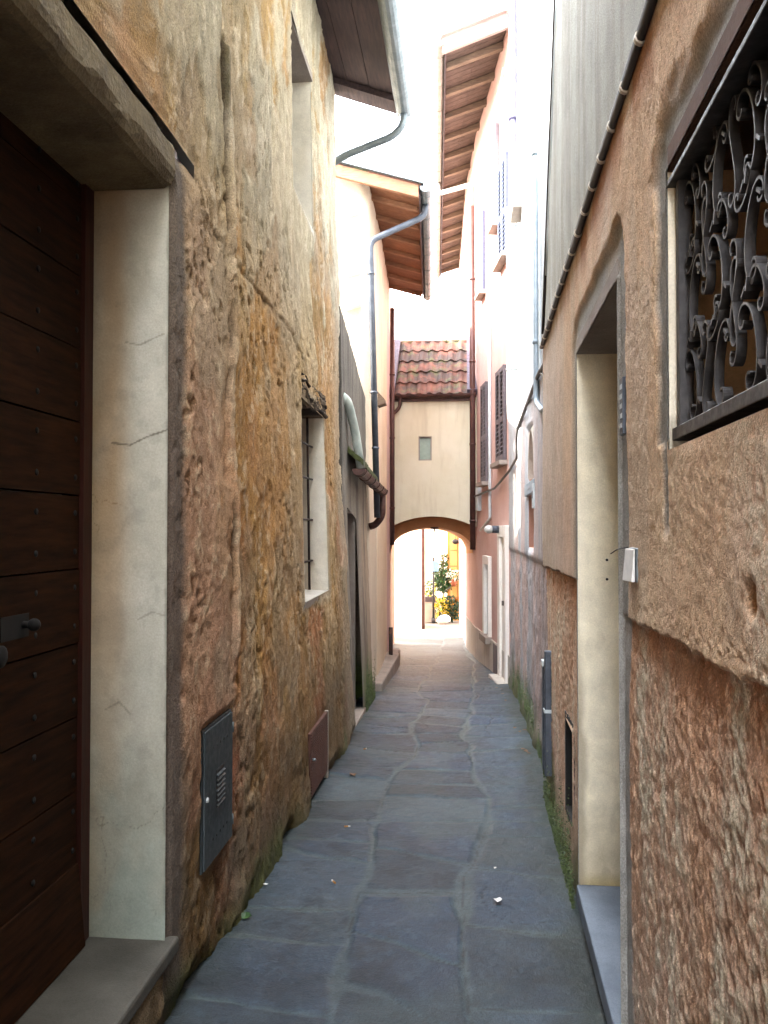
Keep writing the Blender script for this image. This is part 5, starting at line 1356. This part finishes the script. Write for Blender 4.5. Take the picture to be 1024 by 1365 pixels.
m = MB(); m.tube(bend([(-1.02, AYF - 0.12, ZT + 0.0), (-1.02, AYF - 0.10, ZT - 0.16), (-1.12, AYF - 0.12, ZT - 0.26), (-1.14, AYF - 0.2, ZT - 0.28)], 0.07), 0.028, 10); m.build('outlet_pipe', 'copper', arch)

# ------------------------------------------------------------------ PLAZA beyond the arch
gp = gz(20)
h1 = thing('plaza_house', 'sunlit whitewashed house beyond the arch with a thin brown corner pipe', 'house', (-2, 21, gp))
m = MB(); m.box((-8, 19.5, gp - 0.2), (-0.99, 20.45, 5.7)); m.build('wall', M_plaster('sunlit_white_plaster', '#d8c8b4', '#e6dac8', 1.2, streak=0.1), h1)
m = MB(); m.tube([(-0.985, 19.44, gp), (-0.985, 19.44, 5.6)], 0.04, 10); m.build('downpipe', 'brown_pipe', h1)
m = MB(); tile_roof(m, (-4.0, 19.2, 5.65), (1, 0, 0), (0, 0.93, 0.36), 17, 3, 0.19, 0.38); m.box((-8, 19.3, 5.6), (-0.9, 20.6, 5.66)); m.build('roof', 'tile', h1)
h2 = thing('back_house', 'bright white house closing the far side of the plaza', 'house', (0, 24, gp))
m = MB(); m.box((-4, 22.6, gp - 0.2), (3, 26, 6.05)); m.build('wall', M_plaster('bright_white_plaster', '#e8e4da', '#f1eee6', 1.2, streak=0.05), h2)
m = MB(); tile_roof(m, (-3, 22.3, 6.05), (1, 0, 0), (0, 0.93, 0.36), 30, 6, 0.19, 0.38); m.box((-4, 22.45, 5.98), (3, 26, 6.06)); m.build('roof', 'tile', h2)
h3 = thing('yellow_house', 'yellow ochre house with panelled shutter doors on the plaza', 'house', (0.6, 21.5, gp))
m = MB(); m.box((-0.46, 21.6, gp - 0.2), (3, 22.58, 5.4)); m.build('wall', 'yellow_wall', h3)
m = MB(); m.box((-0.5, 21.5, 5.4), (3, 22.6, 5.5)); m.build('roof', 'tile', h3)
m = MB(); m.box((-0.42, 21.56, gp + 0.55), (-0.02, 21.61, gp + 2.25)); sh = m.build('door', 'orange_wall', h3)
m = MB()
for k in range(4): m.box((-0.38, 21.545, gp + 0.60 + k * 0.41), (-0.21, 21.559, gp + 0.97 + k * 0.41))
m.build('door_panel', M_plain('pale_yellow_paint', '#e0c477', 0.6), sh)
m = MB(); m.box((-0.18, 21.50, gp + 0.2), (-0.11, 21.559, gp + 2.3)); m.build('shutter_post', 'orange_wall', h3)

def foliage(m, c, rad, n, size, mi=0, droop=0.0):
    for _ in range(n):
        while True:
            p = Vector((random.uniform(-1, 1), random.uniform(-1, 1), random.uniform(-1, 1)))
            if 0.25 < p.length < 1: break
        q = Vector((c[0] + p.x * rad[0], c[1] + p.y * rad[1], c[2] + p.z * rad[2]))
        d = Vector((p.x + random.uniform(-.6, .6), p.y + random.uniform(-.6, .6), p.z + random.uniform(-.6, .6) - droop)).normalized()
        s = size * random.uniform(0.6, 1.3); w = d.orthogonal().normalized(); w = (Matrix.Rotation(random.uniform(0, 6.28), 3, d) @ w)
        nn = d.cross(w)
        m.add([q, q + d * s * 0.5 + w * s * 0.25 + nn * s * 0.06, q + d * s, q + d * s * 0.5 - w * s * 0.25 + nn * s * 0.06], [(0, 1, 2), (0, 2, 3)], mi)
# street lamp
sl_ = thing('street_lamp', 'thin dark street lamp with frosted tulip globe beyond the arch', 'street lamp', (-0.8, 20.9, gp))
lx, ly = aty(578, 830, 20.9).x, 20.9
m = MB(); m.tube([(lx, ly, gp), (lx, ly, gp + 1.65)], 0.028, 10, r1=0.02); m.tube([(lx, ly, gp), (lx, ly, gp + 0.12)], 0.05, 10); m.build('post', 'iron', sl_)
m = MB(); pr = [(0.02, 1.65), (0.05, 1.68), (0.075, 1.78), (0.085, 1.90), (0.07, 1.98), (0.0, 2.0)]
k0 = []
for r_, z_ in pr: k0.append([(lx + 0.03 + r_ * math.cos(a), ly + r_ * math.sin(a), gp + z_) for a in np.linspace(0, 2 * math.pi, 13)[:-1]])
for i in range(len(pr) - 1):
    for j in range(12): m.add([k0[i][j], k0[i][(j + 1) % 12], k0[i + 1][(j + 1) % 12], k0[i + 1][j]], [(0, 1, 2, 3)], 0, True)
m.build('globe', 'lamp_glass', sl_)
m = MB(); m.box((lx - 0.02, ly - 0.03, gp + 1.30), (lx + 0.13, ly - 0.02, gp + 1.55)); o = m.build('blue_sign', 'blue_sign', None, loc=(lx, ly, gp + 1.4)); tag(o, 'small light blue sign plate fixed to the street lamp post', 'sign')
# planter on pedestal
pl = thing('planter', 'pale pedestal planter with dark trough between brown pipe and lamp post', 'planter', (-0.9, 21.0, gp))
m = MB(); m.box((-1.03, 20.95, gp), (-0.76, 21.25, gp + 0.52)); m.build('pedestal', 'plinth', pl, bevel=0.01)
m = MB(); m.box((-1.04, 20.93, gp + 0.522), (-0.75, 21.27, gp + 0.65)); m.build('trough', 'shutter', pl, bevel=0.01)
pt = thing('flowering_plant', 'yellow flowering plant growing in the dark trough', 'plant', (-0.88, 21.1, gp + 0.65))
m = MB(); foliage(m, (-0.88, 21.1, gp + 0.85), (0.16, 0.14, 0.22), 140, 0.08); m.build('foliage', 'leaf', pt)
m = MB(); foliage(m, (-0.88, 21.06, gp + 0.85), (0.17, 0.15, 0.24), 80, 0.07); m.build('blossoms', 'yellow_flower', pt)
m = MB()
for k in range(7): m.tube([(-0.88, 21.1, gp + 0.60), (-0.88 + random.uniform(-.12, .12), 21.1 + random.uniform(-.1, .1), gp + 0.95)], 0.006, 5)
m.build('stem', 'leaf_dark', pt)
c = aty(590, 768, 21.6)
pt = thing('hanging_plant', 'dense green plant hanging on the sunlit wall above the flowers', 'plant', (c.x, c.y, c.z - 0.4))
m = MB(); foliage(m, c, (0.19, 0.17, 0.36), 520, 0.10, droop=0.7); foliage(m, (c.x + 0.05, c.y, c.z + 0.42), (0.08, 0.08, 0.16), 90, 0.08); foliage(m, (c.x + 0.08, c.y, c.z - 0.2), (0.22, 0.15, 0.2), 220, 0.10, droop=0.7); m.build('foliage', 'leaf', pt)
m = MB(); m.tube([(c.x, c.y, c.z - 0.45), (c.x + 0.02, c.y, c.z + 0.5)], 0.02, 6); m.build('stem', 'dry_leaf', pt)
c2_ = aty(589, 817, 21.1)
pt = thing('flowering_shrub', 'low yellow flowering shrub at the foot of the street lamp', 'plant', (c2_.x, c2_.y, gp))
m = MB(); foliage(m, (c2_.x - 0.05, c2_.y, gp + 0.35), (0.17, 0.15, 0.26), 170, 0.08); m.build('foliage', 'leaf', pt)
m = MB(); foliage(m, (c2_.x - 0.05, c2_.y - 0.03, gp + 0.36), (0.20, 0.16, 0.30), 190, 0.085); m.build('blossoms', 'yellow_flower', pt)
m = MB(); m.tube([(c2_.x - 0.05, c2_.y, gp), (c2_.x - 0.05, c2_.y, gp + 0.3)], 0.02, 6); m.tube(bend([(c2_.x, c2_.y, gp + 0.5), (c2_.x + 0.05, c2_.y, gp + 0.75), (c2_.x + 0.22, c2_.y, gp + 0.9)], 0.15), 0.012, 6); m.build('stem', 'iron', pt)
c3_ = aty(603, 818, 21.15)
pt = thing('dark_shrub', 'low dark green bush beside the yellow house', 'plant', (c3_.x, c3_.y, gp))
m = MB(); foliage(m, (c3_.x - 0.03, c3_.y, gp + 0.34), (0.20, 0.17, 0.30), 420, 0.09); foliage(m, (c3_.x + 0.10, c3_.y, gp + 0.26), (0.2, 0.15, 0.17), 160, 0.08); m.build('foliage', 'leaf_dark', pt)
m = MB(); m.tube([(c3_.x, c3_.y, gp), (c3_.x, c3_.y, gp + 0.4)], 0.02, 6); m.build('stem', 'dry_leaf', pt)
c4 = aty(605, 768, 21.3)
pt = thing('potted_flowers', 'white flowers in a terracotta pot on the yellow house wall', 'plant', (c4.x, c4.y, c4.z - 0.2))
m = MB(); foliage(m, c4, (0.14, 0.1, 0.14), 110, 0.07); m.build('foliage', 'leaf', pt)
m = MB(); foliage(m, c4, (0.16, 0.12, 0.16), 90, 0.07); m.build('blossoms', 'white_flower', pt)
m = MB(); m.tube([(c4.x, c4.y, c4.z - 0.26), (c4.x, c4.y, c4.z - 0.08)], 0.06, 12, r1=0.085); m.build('pot', 'terracotta', pt)
for px, lab in ((607, 'round dark hanging pot under the yellow house lintel'), (613.5, 'second dark hanging pot closer to the passage wall')):
    c5 = aty(px, 722, 21.35)
    t = thing('hanging_pot', lab, 'pot', tuple(c5), 'dark pots hanging on the yellow house')
    m = MB(); m.add(*ball((c5.x, c5.y, c5.z), 0.085, (1, 1, 0.8), 12, 8), 0, True); m.build('bowl', 'cable', t)
    m = MB(); m.tube([(c5.x, c5.y, c5.z), (c5.x, c5.y + 0.02, c5.z + 0.35)], 0.006, 6); m.build('hanger', 'iron', t)
cr = aty(591, 832, 20.75)
vs, fs = ball((cr.x, cr.y, gp + 0.10), 0.16, (1.1, 0.9, 0.75), 12, 8)
vs = [(a + 0.02 * math.sin(9 * b + 5 * c), b, c + 0.015 * math.sin(11 * a)) for a, b, c in vs]
m = MB(); m.add(vs, fs, 0, True); o = m.build('pale_rock', 'white', None, loc=(cr.x, cr.y, gp)); tag(o, 'pale rounded rock under the yellow flowering shrub', 'rock')

# ------------------------------------------------------------------ litter on the paving
def butt(px, py, label, an):
    p = ongr(px, py) + Vector((0, 0, 0.014)); t = thing('cigarette_butt', label, 'cigarette butt', tuple(p), 'cigarette butts on the paving')
    d = Vector((math.cos(an), math.sin(an), 0))
    m = MB(); m.tube([p, p + d * 0.022], 0.0042, 8); m.build('filter', 'filter', t)
    m = MB(); m.tube([p + d * 0.0225, p + d * 0.034], 0.0040, 8); m.build('paper', 'paper', t)
butt(447, 1181, 'tan cigarette butt lying in the middle left of the slabs', 2.2)
butt(459, 1105, 'cigarette butt lying level with the cellar hatch', 0.2)
butt(485, 1001, 'cigarette butt farthest up the alley near the annex door', 1.0)
def scrap(px, py, label, s, mat='paper', name='paper_scrap', cat='paper scrap', group='white paper scraps on the paving'):
    p = ongr(px, py) + Vector((0, 0, 0.012)); m = MB(); k = 7
    top = [(p.x + s * random.uniform(.6, 1) * math.cos(6.283 * i / k), p.y + s * random.uniform(.6, 1.2) * math.sin(6.283 * i / k), p.z + random.uniform(0.001, 0.4) * s) for i in range(k)]
    cen = (p.x, p.y, p.z + 0.15 * s)
    m.add(top + [cen] + [(a, b, c - 0.0015) for a, b, c in top], [(i, (i + 1) % k, k) for i in range(k)] + [((i + 1) % k, i, k + 1 + i, k + 1 + (i + 1) % k) for i in range(k)])
    o = m.build(name, mat, None, loc=tuple(p)); tag(o, label, cat, group)
scrap(664, 1204, 'largest white paper scrap, on the dark slab before the right door', 0.022)
scrap(660, 1160, 'tiny white paper scrap just behind the largest one', 0.010)
scrap(402, 1098, 'white paper scrap by the wall below the cellar hatch', 0.014)
scrap(371, 1137, 'white paper scrap near the wall beside the meter cabinet', 0.016)
scrap(354, 1182, 'white paper scrap closest to the mossy wall foot', 0.013)
scrap(739, 1095, 'white paper scrap at the mossy right edge of the paving', 0.015)
scrap(327, 1226, 'bright green fallen leaf near the left wall', 0.028, 'leaf', 'fallen_leaf', 'leaf', 'fallen leaves on the paving')
scrap(471, 1035, 'dark wet leaf lying near the cellar hatch', 0.032, 'dry_leaf', 'fallen_leaf', 'leaf', 'fallen leaves on the paving')
for (px, py) in ((664, 912), (668, 920), (661, 918), (672, 926), (686, 972), (693, 977), (700, 975), (702, 1003), (697, 1000), (706, 1006), (676, 935)):
    scrap(px + random.uniform(-2, 2), py, 'small dry brown leaf lying along the mossy right wall', 0.022, 'dry_leaf', 'fallen_leaf', 'leaf', 'dry leaves along the right wall')
# moss cushions at the wall foot
def moss_strip(name, fx, y0, y1, n, lab, side):
    m = MB()
    for _ in range(n):
        y = random.uniform(y0, y1)
        cl = float(fbm(np.array(y * 2.2), np.array(0.5), 701, 3))
        if cl < 0.42 and random.random() < 0.85: continue
        h = abs(random.gauss(0, 0.05 + 0.16 * max(0, cl - 0.4) * 3)); x = fx(y) + side * random.uniform(-0.004, 0.006)
        s = random.uniform(0.004, 0.010)
        d = Vector((side * random.uniform(0.2, 1), random.uniform(-1, 1), random.uniform(-0.2, 1))).normalized(); w = d.orthogonal().normalized() * s * 0.5
        q = Vector((x, y, gz(y) + 0.003 + h))
        m.add([q - w, q + w, q + d * s], [(0, 1, 2)])
    o = m.build(name, 'moss', None, loc=(fx(y0), y0, gz(y0))); tag(o, lab, 'moss', kind='stuff')
moss_strip('moss', lambda y: float(min(xD(y), 9) if y < D_END else xE(y)) - 0.022, 3.6, 9.9, 14000, 'green moss growing along the foot of the right wall', -1)
moss_strip('moss', lambda y: float(xB(y, gz(y))) + 0.02, 8.2, 9.15, 4000, 'bright green moss at the foot of the grey annex', 1)
